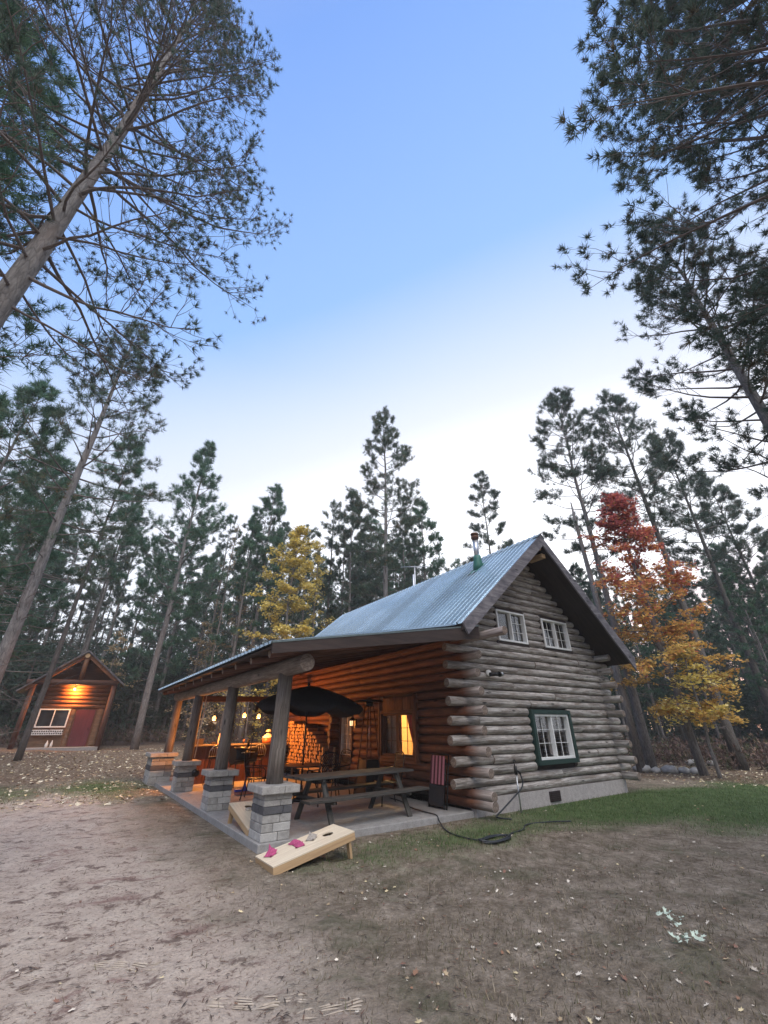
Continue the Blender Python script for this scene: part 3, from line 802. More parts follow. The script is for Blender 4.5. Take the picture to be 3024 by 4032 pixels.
for i in range(12):
    y = -.35 + i * .94
    ra = MB(); ra.tube([(PE[0] + .1, y, pz(PE[0] + .1) - .10), (-2.4, y, pz(-2.4) - .115), (-.05, y, pz(-.05) - .12)], [.06, .066, .07], 10, 0, True, 1)
    ra.build('rafter', [MAT['rafter'], MAT['log_end']], cabin)
bk = MB(); bk.beam((-.36, PYN + .1, pz(-.36) - .235), (-.36, PYF - .1, pz(-.36) - .235), .05, .06); bk.build('wall_plate', MAT['log_brown'], cabin)
bm_ = MB(); put_log(bm_, (-4.21, -.62, 2.57), (-4.21, 10.3, 2.60), .155, 16); bm_.build('porch_beam', [MAT['post'], MAT['log_end']], cabin)
for py, r_, base in ((.28, .135, .79), (3.48, .135, .79), (6.93, .13, .79), (10.05, .13, .86)):
    po = MB(); po.tube([(-4.22, py, base), (-4.215, py, base + .5), (-4.21, py, 1.9), (-4.21, py, 2.47)], [r_ * 1.04, r_, r_ * .97, r_ * .96], 14, 0, True, 1, True, .02); po.build('porch_post', [MAT['post'], MAT['log_end']], cabin)
hb = MB(); hb.beam((-3.85, 8.0, 2.44), (-.1, 8.0, 2.52), .14, .17); hb.build('tie_beam', MAT['rafter'], cabin)
# antenna behind the ridge
an = thing('antenna_mast', 'thin galvanised antenna mast standing behind the roof ridge', 'antenna', (3.0, 5.2, 6.55))
am = MB(); am.tube([(0, 0, -.6), (0, 0, 1.0)], .022, 8); am.tube([(.12, .25, -.6), (.12, .25, .75)], .04, 8); am.build('mast', MAT['galv'], an)
am = MB(); am.tube([(-.5, .3, .98), (.45, -.3, 1.02)], .014, 6)
for t in (-.4, -.2, 0, .2, .4): am.tube([(t * .9 - .1, -t * .6 - .15, 1.0), (t * .9 + .1, -t * .6 + .15, 1.0)], .007, 5)
am.build('aerial', MAT['galv'], an)

# slab
sl_b = MB(); sl_b.box((-4.5, -.03, -.25), (-.005, 11.0, .075)); o = sl_b.build('patio_slab', MAT['slab'], bevel=.012); tag(o, kind='structure')

# wall lamps ----------------------------------------------------------
fl_ = thing('floodlight', 'dark tubular floodlight on a white round mount high on the gable logs', 'wall light', (.80, -.11, 2.74))
m_ = MB(); m_.tube([(0, .02, 0), (0, -.04, 0)], .075, 16); m_.tube([(0, -.03, -.01), (.02, -.09, -.06)], .025, 8); m_.build('mount', MAT['offwhite'], fl_)
m_ = MB(); m_.tube([(-.05, -.10, -.04), (.2, -.16, -.03)], .045, 14); m_.tube([(.2, -.16, -.03), (.245, -.17, -.028)], .062, 14); m_.build('lamp_head', MAT['black'], fl_)
m_ = MB(); m_.tube([(.245, -.17, -.028), (.30, -.185, -.026)], [.055, .05], 14); m_.build('lens', MAT['galv'], fl_)
scn = thing('lantern_sconce', 'small black lantern sconce on the porch log wall beside the narrow window', 'wall light', (-.13, 4.55, 1.70))
m_ = MB(); m_.box((-.01, -.05, -.12), (.03, .05, .12)); m_.tube([(0, 0, .06), (-.07, 0, .15), (-.13, 0, .12)], .012, 8); m_.lathe([(.075, .07), (.05, .12), (.012, .15)], (-.13, 0, 0), 6, smooth=False)
m_.lathe([(.02, -.1), (.055, -.085), (.055, -.07)], (-.13, 0, 0), 6, smooth=False)
for a_ in range(6): m_.tube([(-.13 + .055 * math.cos(a_ * 1.047), .055 * math.sin(a_ * 1.047), -.08), (-.13 + .07 * math.cos(a_ * 1.047), .07 * math.sin(a_ * 1.047), .08)], .007, 5)
m_.build('lantern_frame', MAT['black'], scn)
m_ = MB(); m_.lathe([(.045, -.07), (.055, .065)], (-.13, 0, 0), 6, smooth=False); m_.build('lantern_glass', MAT['sconce_glass'], scn)

BUL = [(-3.43, 7.9, 1.885, 'leftmost bulb'), (-2.46, 7.9, 1.975, 'middle bulb'), (-1.96, 7.9, 1.955, 'right bulb')]
for i, (x, y, z, nm) in enumerate(BUL):
    t = thing('pendant_lamp', ['glowing bare bulb hanging over the bar, leftmost of the three', 'glowing bare bulb hanging over the bar, middle one of the three', 'glowing bare bulb hanging over the bar, rightmost and closest to the parasol'][i], 'hanging lamp', (x, y, z), 0, 'bulbs hanging over the bar')
    m_ = MB(); m_.lathe([(.008, -.075), (.042, -.07), (.056, -.037), (.058, -.01), (.046, .03), (.022, .065)], (0, 0, 0), 14); m_.build('bulb', MAT['bulb'], t)
    m_ = MB(); m_.lathe([(.028, .062), (.028, .11), (.012, .125)], (0, 0, 0), 12); m_.build('socket', MAT['black'], t)
    m_ = MB(); m_.tube([(0, 0, .12), (.03, .02, .25), (.01, .08, 2.42 - z)], .006, 6); m_.build('cord', MAT['black'], t)
    lamp('bulb_light', (0, 0, -.105), 125, (1., .33, .06), .03, t)

# ------------------------------------------------------------------ trees
def unit(v): return v / np.maximum(np.linalg.norm(v, axis=-1, keepdims=True), 1e-9)
class Twigs:
    """fast collector of thin tapering tubes"""
    def __init__(s): s.V = []; s.F = []; s.n = 0
    def add(s, pts, r0, r1, k=4):
        pts = np.asarray(pts, float); N = len(pts)
        t = np.gradient(pts, axis=0); t = unit(t)
        a = np.where(np.abs(t[:, 2:3]) < .9, np.array([[0, 0, 1.]]), np.array([[1., 0, 0]]))
        u = unit(np.cross(t, a)); w_ = np.cross(t, u)
        r = np.linspace(r0, r1, N)[:, None, None]
        an = np.linspace(0, 2 * np.pi, k, endpoint=False)[None, :, None]
        P = pts[:, None] + r * (u[:, None] * np.cos(an) + w_[:, None] * np.sin(an))
        b = s.n; s.V.append(P.reshape(-1, 3)); s.n += N * k
        i, j = np.meshgrid(np.arange(N - 1), np.arange(k), indexing='ij'); j2 = (j + 1) % k
        s.F.append((b + np.stack([i * k + j, i * k + j2, (i + 1) * k + j2, (i + 1) * k + j], -1)).reshape(-1, 4))
def tufts(P, D, n, ln, wd, g, spread=.9, droop=0.0):
    """starbursts of flat needles"""
    T = len(P)
    d = unit(D[:, None] + g.normal(0, spread, (T, n, 3)) * .8)
    d[..., 2] -= droop; d = unit(d)
    L = ln * g.uniform(.7, 1.15, (T, n, 1)) * g.uniform(.8, 1.15, (T, 1, 1))
    sd_ = unit(np.cross(d, g.normal(0, 1, (T, n, 3))))
    b0 = P[:, None] + d * L * .06
    A = b0 - sd_ * wd * .5 + d * L * .05; B = b0 + sd_ * wd * .5 + d * L * .05; C = b0 + d * L
    V = np.stack([A, B, C], 2).reshape(-1, 3)
    return V, np.arange(len(V)).reshape(-1, 3)

def bend(p, d, L, n, g, up0=0., jit=.12):
    pts = [p]; d = d.copy()
    for i in range(n):
        d = unit(d + np.array([0, 0, up0 / n]) + g.normal(0, jit, 3))
        p = p + d * L / n; pts.append(p)
    return np.array(pts), d

def pine(seed, H, r0, zc, Lmax, nbr, ntw, nsub, nn, nl_, nw, cols, name='pine_tree', barkmat='bark', prof=(.62, .25), e0=-8, e1=50, dead=8, spread=.9, lean=0, brk=(5, 3), zmax=1e9, bare=.3, r_b=.012, twin=True, dtw=2):
    g = np.random.default_rng(seed)
    root = thing(name, None, 'tree')
    zs = np.linspace(0, H, 16)
    wob = np.cumsum(g.normal(0, .022, (16, 2)), 0) * (H / 20)
    wob -= wob[0]; wob[:, 0] += lean * zs / H
    tr = MB()
    rad = [max(.012, r0 * ((1 - z / H) ** .75) * (1.18 if i == 0 else 1)) for i, z in enumerate(zs)]
    st0 = rnd.getstate(); rnd.seed(seed)
    tr.tube([(wob[i, 0], wob[i, 1], zs[i] - (.35 if i == 0 else 0)) for i in range(16)], rad, 12, 0, True, wob=.05)
    def trunk_at(z):
        return np.array([np.interp(z, zs, wob[:, 0]), np.interp(z, zs, wob[:, 1]), z])
    for i in range(dead):
        z = g.uniform(.18 * zc, zc); a = g.uniform(0, 6.28); p = trunk_at(z); L = g.uniform(.25, 1.5)
        pts, _ = bend(p, np.array([math.cos(a), math.sin(a), g.uniform(-.25, .25)]), L, 4, g, 0, .12)
        tr.tube([tuple(q_) for q_ in pts], [.018, .015, .012, .008, .004], 5, 0)
    rnd.setstate(st0)
    tr.build('trunk', MAT[barkmat], root)
    tw = Twigs(); P = []; D = []
    for i in range(dead * dtw):
        z = g.uniform(.12, 1.05) * zc; a = g.uniform(0, 6.28); L = g.uniform(.7, 2.1)
        pts, de = bend(trunk_at(z), unit(np.array([math.cos(a), math.sin(a), g.uniform(-.2, .45)])), L, 4, g, -.1, .12); tw.add(pts, .012, .003, 3)
        for j in range(5):
            k0 = int(g.integers(1, 5)); p2, _d = bend(pts[k0], unit(de + g.normal(0, .6, 3)), L * .35 * g.uniform(.4, 1.1), 2, g, 0, .15); tw.add(p2, .006, .002, 3)
    for i in range(nbr):
        t = (i + g.uniform(0, 1)) / nbr
        z = zc + (H - zc) * t ** .9
        if z > zmax: continue
        a = i * 2.399 + g.normal(0, .35)
        L = Lmax * (1 - t) ** prof[0] * (.5 + .5 * min(1, t / prof[1])) * g.uniform(.65, 1.15) + .25
        e = R(e0 + (e1 - e0) * t + g.normal(0, 7))
        d = np.array([math.cos(a) * math.cos(e), math.sin(a) * math.cos(e), math.sin(e)])
        pts, de = bend(trunk_at(z), d, L, brk[0], g, .45, .10)
        rb = r_b + .008 * L
        tw.add(pts, rb, .004, 5)
        P.append(pts[-1]); D.append(de)
        seg = np.linspace(0, 1, len(pts))
        for j in range(max(2, int(ntw * (L / Lmax) ** .6))):
            s_ = bare + (1 - bare) * g.uniform(0, 1) ** .75
            q_ = np.array([np.interp(s_, seg, pts[:, c_]) for c_ in range(3)])
            bd = unit(pts[min(len(pts) - 1, int(s_ * brk[0]) + 1)] - pts[int(s_ * brk[0] * .999)])
            side = unit(np.cross(bd, [0, 0, 1])) * (1 if j % 2 else -1)
            dd = unit(bd * g.uniform(.5, 1.1) + side * g.uniform(.4, 1.0) + np.array([0, 0, g.uniform(-.25, .45)]))
            l2 = (L * .34 * (1.15 - s_) + .22) * g.uniform(.6, 1.3)
            p2, d2 = bend(q_, dd, l2, brk[1], g, .4, .13)
            tw.add(p2, .0045 + .004 * l2, .003, 3)
            P.append(p2[-1]); D.append(d2)
            sg2 = np.linspace(0, 1, len(p2))
            for m_ in range(nsub):
                s3 = g.uniform(.3, 1.0); q3 = np.array([np.interp(s3, sg2, p2[:, c_]) for c_ in range(3)])
                d3 = unit(d2 + g.normal(0, .6, 3) + np.array([0, 0, .25]))
                p3, d3 = bend(q3, d3, l2 * .38 * g.uniform(.6, 1.2) + .06, 2, g, .2, .1)
                tw.add(p3, .0042, .0025, 3)
                P.append(p3[-1]); D.append(d3)
    P = np.array(P); D = np.array(D)
    if twin: P = np.concatenate([P, P - D * g.uniform(.25, .6, (len(P), 1)) * nl_ * 1.1])
    if twin: D = np.concatenate([D, D])
    D = unit(D + np.array([0, 0, .15]))
    V, F = tufts(P, D, nn, nl_, nw, g, spread)
    ci = g.choice(len(cols), len(P), p=[c_[3] for c_ in cols]); cc = np.array([c_[:3] for c_ in cols])[ci] * g.uniform(.7, 1.3, (len(P), 1))
    col = np.repeat(cc, nn * 3, 0)
    TV = np.concatenate(tw.V); TF = np.concatenate(tw.F)
    o = np_mesh('crown', np.concatenate([TV, V]), [TF, F + len(TV)], [MAT['twig'], MAT['needle']], root, np.concatenate([np.zeros((len(TV), 3)), col]), np.concatenate([np.zeros(len(TF)), np.ones(len(F))]))
    root['_t'] = len(P)
    return root
RED = [(.08, .122, .085, .66), (.12, .155, .095, .24), (.16, .125, .07, .10)]
GRN = [(.075, .155, .10, .6), (.115, .195, .115, .4)]
DRK = [(.075, .112, .086, .7), (.085, .115, .085, .22), (.12, .10, .065, .08)]
def put(o, az_, D_, label, rz=None, scale=None):
    x, y = at(az_, D_); o.location = (x, y, float(ground(x, y)) - .02)
    if rz is not None: o.rotation_euler = (0, 0, rz)
    if scale: o.scale = (scale,) * 3
    o['label'] = label
    if '_t' in o: del o['_t']
    return o
# big ones named one by one
put(pine(11, 21, .19, 6.8, 4.2, 130, 18, 3, 24, .115, .011, DRK, dead=14, brk=(7, 4), bare=.25, e0=-16, e1=50, r_b=.006, twin=False, dtw=1, spread=.75), -21.6, 6.6, 'tall red pine close overhead at the upper left, pale trunk and bare branches')
put(pine(12, 17.8, .21, 6.0, 3.1, 60, 10, 2, 14, .22, .016, RED, dead=26, brk=(6, 3)), -7.3, 17, 'pale-trunked pine at the left edge in front of the small shed')
put(pine(13, 16.6, .13, 8.0, 2.6, 40, 11, 3, 13, .26, 0.019, GRN, barkmat='bark_dark', dead=10, e0=-5), -3.1, 25, 'slim dark-trunked green pine rising just left of the shed roof')
put(pine(14, 20.6, .2, 6.5, 3.9, 62, 11, 3, 13, .30, 0.024, GRN, prof=(.8, .2), e1=62, dead=6), 6.6, 29, 'broad bright green white pine with feathery top left of the porch roof')
put(pine(15, 18.6, .17, 8, 2.5, 46, 10, 3, 13, .3, 0.024, GRN, dead=6), 17.4, 30, 'narrow green pine whose top stands just left of the yellow maple')
put(pine(16, 19.0, .15, 6.5, 2.7, 42, 10, 3, 13, .3, .034, DRK, dead=8), 29.8, 30, 'slender pine standing left of the tallest pine behind the roof')
put(pine(17, 24.2, .22, 8.5, 3.3, 66, 12, 3, 13, .27, 0.022, RED, prof=(.5, .3), dead=10, e0=-4), 35.4, 26, 'tallest pine directly behind the cabin roof against the white sky')
put(pine(18, 19.6, .17, 5.5, 3.3, 60, 11, 3, 13, .3, 0.026, GRN, prof=(.75, .2), dead=6), 40.8, 32, 'bushy green pine just right of the tallest pine behind the roof')
put(pine(19, 20.4, .15, 9, 2.4, 38, 9, 3, 13, .3, 0.023, DRK, dead=6), 50.5, 30, 'small-topped pine rising behind the roof beside the stove pipe')
put(pine(20, 19.6, .19, 9, 2.9, 62, 11, 3, 13, .24, 0.019, DRK, dead=10, prof=(.5, .3), lean=.2), 64.0, 22, 'pine with bushy dark crown right above the gable peak')
put(pine(21, 19.6, .21, 9.5, 2.9, 56, 11, 3, 13, .24, 0.019, DRK, barkmat='bark_dark', dead=14, prof=(.5, .3)), 71.6, 24, 'dark-trunked pine rising through the right side of the red and orange maple')
put(pine(22, 18.6, .19, 8.0, 3.2, 56, 11, 3, 13, .26, 0.020, DRK, barkmat='bark_dark', dead=16, prof=(.5, .3)), 75.4, 29, 'dark pine with sparse crown second from the right edge')
put(pine(23, 16.4, .2, 6.2, 3.1, 78, 11, 2, 20, .16, .013, DRK, dead=12, brk=(6, 3), prof=(.5, .3)), 85.3, 12.5, 'near pine at the right edge with grey trunk slanting out of the frame')
put(pine(24, 19, .3, 5.0, 5.7, 175, 19, 3, 24, .145, .014, DRK, dead=4, brk=(7, 4), prof=(.5, .25), bare=.22, r_b=.010), 112, 8.4, 'closest pine overhanging the upper right corner, trunk outside the frame')
put(pine(25, 17, .16, 7, 2.9, 44, 10, 3, 13, .3, 0.023, DRK, barkmat='bark_dark', dead=10), 78.2, 34, 'thin dark pine at the right edge behind the nearer pines')
put(pine(26, 15, .16, 4.5, 3.4, 56, 11, 3, 13, .28, 0.024, GRN, dead=6), -14, 21, 'green pine with dense low boughs at the far left edge')
put(pine(27, 12, .15, 4.5, 2.9, 50, 11, 3, 13, .28, 0.026, GRN, dead=6, prof=(.8, .15)), 57.5, 29, 'short green pine half hidden behind the gable peak')
put(pine(28, 14.5, .16, 3.5, 3.3, 60, 11, 3, 13, .28, 0.026, GRN, dead=6), -9.5, 27, 'dense dark green pine filling the gap behind the left-edge trunk')
put(pine(29, 15, .2, 4.6, 4.0, 90, 14, 2, 16, .2, .016, GRN, dead=4, brk=(6, 4), bare=.25, r_b=.008), -37, 8.6, 'near green pine, only its boughs reaching in at the left edge')
# snag
sn = thing('dead_snag', 'broken dead grey trunk with bare top beside the maple', 'dead tree')
m_ = MB(); m_.tube([(0, 0, -.3), (.03, 0, 3), (-.05, .02, 7), (.0, .1, 10.6), (.02, .1, 12.0)], [.17, .15, .12, .08, .03], 10)
for z, a_, L in ((6, .3, 1.2), (7.5, 2.5, .9), (8.4, 4.2, 1.4), (9.3, 1.2, .8), (5, 5.2, 1.1)): m_.tube([(0, 0, z), (L * .5 * math.cos(a_), L * .5 * math.sin(a_), z + .2), (L * math.cos(a_), L * math.sin(a_), z + .15)], [.025, .015, .005], 5)
m_.build('trunk', MAT['bark'], sn); x, y = at(63.0, 21); sn.location = (x, y, 0)

# forest: copies of five kinds
protos = [pine(31, 19, .16, 7.5, 2.6, 42, 8, 3, 12, .27, .024, DRK, dead=14), pine(32, 20, .17, 5.5, 2.9, 50, 8, 3, 12, .28, .026, GRN, dead=12),
          pine(33, 18, .14, 8.5, 2.2, 32, 7, 3, 12, .27, .024, RED, barkmat='bark_dark', dead=16), pine(34, 16, .13, 3.5, 2.7, 52, 8, 3, 12, .28, .027, GRN, dead=12),
          pine(35, 21, .18, 10, 2.4, 32, 7, 3, 12, .27, .024, DRK, barkmat='bark_dark', dead=14)]
gf = np.random.default_rng(77); spots = []
def dmin(a): return 37 if a < 12 else (27 if a < 45 else 25)
tries = 0
while len(spots) < 215 and tries < 9000:
    tries += 1
    a = gf.uniform(-34, 104); D_ = math.sqrt(gf.uniform(22 ** 2, 62 ** 2))
    if D_ < dmin(a) + gf.uniform(0, 2): continue
    if a < -17 and D_ < 26: continue
    x, y = at(a, D_)
    if -3 < x < 7.5 and y < 13: continue
    # keep sky gaps: fewer trees behind the ridge
    if 44 < a < 60 and D_ < 32: continue
    if any((x - p) ** 2 + (y - q_) ** 2 < 2.1 ** 2 for p, q_, _ in spots): continue
    spots.append((x, y, a))
KL = ['grey-trunked pine with thin dark crown in the crowded forest', 'slim pine with soft green crown in the crowded forest', 'thin dark-barked pine with brownish crown in the crowded forest', 'shorter slim pine with low green crown in the crowded forest', 'tall dark-barked pine with high crown in the crowded forest']
for i, (x, y, a) in enumerate(spots):
    kx = int(gf.integers(0, 5)); P_ = protos[kx]
    z = float(ground(x, y)) - .05; s_ = gf.uniform(.8, 1.02)
    dist = math.hypot(x - CAM.x, y - CAM.y)
    el_ = gf.uniform(24, 31) if a < 42 else (gf.uniform(17, 22) if a < 62 else gf.uniform(11, 18))
    s_ = min(1.12, max(.32, (1.6 + dist * math.tan(R(el_))) / (19, 20, 18, 16, 21)[kx]))
    rz = gf.uniform(0, 6.28)
    if '_t' in P_:
        del P_['_t']; P_.location = (x, y, z); P_.rotation_euler = (0, 0, rz); P_.scale = (s_,) * 3; o = P_
    else: o = dup(P_, (x, y, z), rz, None, None, s_)
    o['label'] = KL[kx]; o['group'] = ['forest pines with grey trunks', 'forest pines with green crowns', 'forest pines with brownish crowns', 'short forest pines', 'tall forest pines'][kx]

# far-off wood: one mass of trunks and boughs beyond the countable trees, and some behind the camera
fv = Twigs(); FP = []; FD = []
for i in range(1120):
    a = gf.uniform(-36, 106); D_ = gf.uniform(56, 95); low = i >= 660
    if 520 <= i < 660: a = gf.uniform(112, 318); D_ = gf.uniform(22, 45)  # unseen trees behind the camera, added for dark roof and window reflections
    if low: D_ = gf.uniform(42, 66)
    if i >= 940: a = gf.uniform(-36, 20)
    x, y = at(a, D_); z = float(ground(x, y)); H = gf.uniform(9.5, 13) if 40 < a < 64 else gf.uniform(12, 17)
    if low: H = gf.uniform(3.5, 8.5)
    fv.add(np.array([(x, y, z - .3), (x + .1, y, z + H * .5), (x, y + .1, z + H)]), .19, .03, 5)
    n_ = 95; t = gf.uniform(0, 1, n_) ** .8; zz = z + H * (.03 + .97 * t); rr_ = 2.5 * (1 - t) ** .5 * np.sqrt(gf.uniform(0, 1, n_)) + .1; th = gf.uniform(0, 6.28, n_)
    FP.append(np.stack([x + rr_ * np.cos(th), y + rr_ * np.sin(th), zz], -1)); FD.append(np.stack([np.cos(th), np.sin(th), np.full(n_, .2)], -1))
FP = np.concatenate(FP); FD = np.concatenate(FD)
Vn, Fn = tufts(FP, FD, 9, .6, .10, gf, .9)
TV = np.concatenate(fv.V); TF = np.concatenate(fv.F)
cc = np.repeat(np.array([(.055, .085, .062), (.075, .095, .072), (.065, .11, .075)])[gf.integers(0, 3, len(FP))] * gf.uniform(.7, 1.3, (len(FP), 1)), 27, 0)
tag(np_mesh('surrounding_wood', np.concatenate([TV, Vn]), [TF, Fn + len(TV)], [MAT['bark_dark'], MAT['needle']], None, np.concatenate([np.zeros((len(TV), 3)), cc]), np.concatenate([np.zeros(len(TF)), np.ones(len(Fn))])), 'dark pine wood behind the nearer trunks, with added unseen trees behind the camera', 'forest', kind='stuff')

# undergrowth: bare brownish brush along the forest edge
ub = Twigs(); UP_ = []; UD = []
for i in range(1500):
    a = gf.uniform(-34, 106); d0 = (22.5 if a > 45 else (36 if a < 14 else 25)); D_ = d0 + abs(gf.normal(0, 5)) + gf.uniform(0, 2)
    if a < -9: D_ = 21 + abs(gf.normal(0, 6))
    x, y = at(a, D_)
    if -5 < x < 7.5 and y < 12: continue
    z = float(ground(x, y))
    for j in range(4):
        th = gf.uniform(0, 6.28); L = gf.uniform(.4, 1.25); d_ = unit(np.array([math.cos(th) * .6, math.sin(th) * .6, 1.0]))
        pts, de = bend(np.array([x, y, z - .05]), d_, L, 3, gf, 0, .2); ub.add(pts, .008, .003, 3)
        for s_ in (1, 2, 3): UP_.append(pts[s_]); UD.append(de)
UP_ = np.array(UP_); UD = np.array(UD)
Vn, Fn = tufts(UP_, UD, 5, .2, .05, gf, 1.0)
cc = np.repeat(np.array([(.17, .11, .095), (.12, .08, .07), (.2, .14, .1), (.10, .11, .06)])[gf.integers(0, 4, len(UP_))], 15, 0)
TV = np.concatenate(ub.V); TF = np.concatenate(ub.F)
tag(np_mesh('undergrowth', np.concatenate([TV, Vn]), [TF, Fn + len(TV)], [MAT['twig'], MAT['litter']], None, np.concatenate([np.zeros((len(TV), 3)), cc]), np.concatenate([np.zeros(len(TF)), np.ones(len(Fn))])), 'brown bare brush and ferns along the forest edge', 'undergrowth', kind='stuff')

# broadleaf trees in autumn colour
def leaf_mesh(P, N_, size, g, stretch=.85):
    n = len(P); nrm = unit(N_ + g.normal(0, .45, (n, 3))); u = unit(np.cross(nrm, g.normal(0, 1, (n, 3)))); v = np.cross(nrm, u)
    s = size * g.uniform(.6, 1.25, (n, 1))
    pr = [(1, 0), (.35, .25), (.45, .8), (-.1, .45), (-.7, .55), (-.6, 0), (-.7, -.5), (-.1, -.42), (.4, -.8), (.35, -.22)]
    V = np.stack([P + u * s * a + v * s * b * stretch + nrm * s * .18 * abs(a * b) * 3 for a, b in pr], 1).reshape(-1, 3)
    return V, np.arange(len(V)).reshape(n, -1)
def maple(name, label, seed, H, r0, zc, Lmax, nbr, nleaf, size, colf, e0=5, e1=60, prof=.7, droop=-.25, ntw=9, barkmat='bark', base=.45):
    g = np.random.default_rng(seed); root = thing(name, label, 'tree'); tr = MB()
    zs = np.linspace(0, H * .97, 9); wob = np.cumsum(g.normal(0, .06, (9, 2)), 0); wob -= wob[0]
    tr.tube([(wob[i, 0], wob[i, 1], zs[i] - (.3 if i == 0 else 0)) for i in range(9)], [r0 * (1 - i / 9.2) + .008 for i in range(9)], 9)
    tr.build('trunk', MAT[barkmat], root)
    tw = Twigs(); LP = []
    for i in range(nbr):
        t = (i + g.uniform(0, 1)) / nbr; z = zc + (H * .95 - zc) * t; a = i * 2.399 + g.normal(0, .4)
        L = (Lmax * (1 - t) ** prof * (base + (1 - base) * min(1, t / .3)) + .25) * g.uniform(.6, 1.15); e = R(e0 + (e1 - e0) * t + g.normal(0, 10))
        p0 = np.array([np.interp(z, zs, wob[:, 0]), np.interp(z, zs, wob[:, 1]), z])
        pts, de = bend(p0, np.array([math.cos(a) * math.cos(e), math.sin(a) * math.cos(e), math.sin(e)]), L, 5, g, droop, .12)
        tw.add(pts, .008 + .008 * L, .004, 4); seg = np.linspace(0, 1, 6)
        for j in range(ntw):
            s_ = g.uniform(.2, 1.0); q_ = np.array([np.interp(s_, seg, pts[:, c_]) for c_ in range(3)])
            p2, d2 = bend(q_, unit(de + g.normal(0, .7, 3) * np.array([1, 1, .5])), L * .3 * g.uniform(.5, 1.2) + .15, 3, g, droop, .15)
            tw.add(p2, .006, .002, 3)
            m = max(3, int(nleaf / nbr / ntw))
            f_ = g.uniform(.1, 1.0, m); c_ = np.stack([np.interp(f_, np.linspace(0, 1, 4), p2[:, c2]) for c2 in range(3)], -1)
            LP.append(c_ + g.normal(0, 1, (m, 3)) * np.array([.14, .14, .06]) * (.5 + size * 4))
    LP = np.concatenate(LP); V, F = leaf_mesh(LP, np.tile([0, 0, 1.], (len(LP), 1)), size, g)
    col = np.repeat(colf(LP, H, g), 10, 0)
    TV = np.concatenate(tw.V); TF = np.concatenate(tw.F)
    np_mesh('crown', np.concatenate([TV, V]), [TF, F + len(TV)], [MAT['twig'], MAT['leafmat']], root, np.concatenate([np.zeros((len(TV), 3)), col]), np.concatenate([np.zeros(len(TF)), np.ones(len(F))]))
    return root
def lerp3(t, stops):
    xs = [s_[0] for s_ in stops]; return np.stack([np.interp(t, xs, [s_[1][c_] for s_ in stops]) for c_ in range(3)], -1)
def c_maple(P, H, g):
    t = P[:, 2] / H + g.normal(0, .16, len(P)) - .03 * P[:, 0] + .09 * np.sin(2.3 * P[:, 0] + 1.7 * P[:, 2]) * np.cos(2.1 * P[:, 1])
    return lerp3(t, [(.1, (.66, .45, .13)), (.42, (.70, .44, .13)), (.55, (.70, .36, .13)), (.68, (.64, .24, .12)), (.80, (.52, .14, .12)), (1, (.42, .12, .12))]) * g.uniform(.6, 1.3, (len(P), 1))
def c_yel(P, H, g):
    return lerp3(g.uniform(0, 1, len(P)), [(0, (.66, .52, .12)), (.6, (.80, .64, .18)), (1, (.76, .66, .32))]) * g.uniform(.6, 1.25, (len(P), 1))
def c_pale(P, H, g):
    return lerp3(g.uniform(0, 1, len(P)), [(0, (.36, .26, .12)), (.7, (.55, .42, .24)), (1, (.6, .5, .36))]) * g.uniform(.6, 1.2, (len(P), 1))
mt = maple('maple_tree', 'maple with red top turning orange and yellow below, right of the cabin', 51, 11.8, .15, 1.9, 2.75, 60, 17000, .085, c_maple, prof=.6)
x, y = at(68.4, 20.5); mt.location = (x, y, 0)
mt = maple('maple_tree', 'golden yellow maple glowing between the dark pines behind the porch roof', 52, 14.0, .12, 2.6, 2.7, 56, 15000, .095, c_yel, prof=.6); x, y = at(21.5, 26); mt.location = (x, y, .3)
mt = maple('maple_tree', 'sparse yellow maple half bare, just right of the golden maple', 53, 14.0, .1, 5, 1.5, 26, 1900, .09, c_yel, e0=30, e1=70); x, y = at(24.8, 28); mt.location = (x, y, .3)
for i, (a, D_, H, lab, n_) in enumerate(((2.2, 36, 7.5, 'sparse pale-leaved sapling behind the shed roof', 1500), (11.6, 34, 8.6, 'thin sapling with pale yellow sprays right of the shed', 1700), (15.5, 31, 10, 'tall thin sapling with scattered cream leaves left of the porch roof', 1500), (12.8, 27, 3.2, 'low sapling with cream leaves left of the porch end', 700), (25.5, 27, 4.5, 'pale-leaved bush seen through the open porch', 1300), (17.8, 26, 4.6, 'low yellow-leaved maple sapling at the left end of the porch roof', 900))):
    mt = maple('sapling', lab, 60 + i, H, .05, H * .2, 2.0, 18, n_, .085, c_pale if i != 5 else c_yel, e0=5, e1=40, droop=-.1, ntw=6); x, y = at(a, D_); mt.location = (x, y, float(ground(x, y)))
mt = maple('birch_tree', 'slender pale birch, leafless, left of the porch roof', 70, 15.5, .09, 5, 1.8, 26, 120, .07, c_pale, e0=40, e1=75, barkmat='bark', ntw=7); x, y = at(12.4, 30); mt.location = (x, y, .4)
mt = maple('maple_sapling', 'low maple boughs with golden leaves hanging beside the right cabin corner', 71, 4.4, .06, 1.6, 1.5, 18, 1500, .08, c_yel, e0=-5, e1=35); x, y = at(69.6, 19.5); mt.location = (x, y, 0)

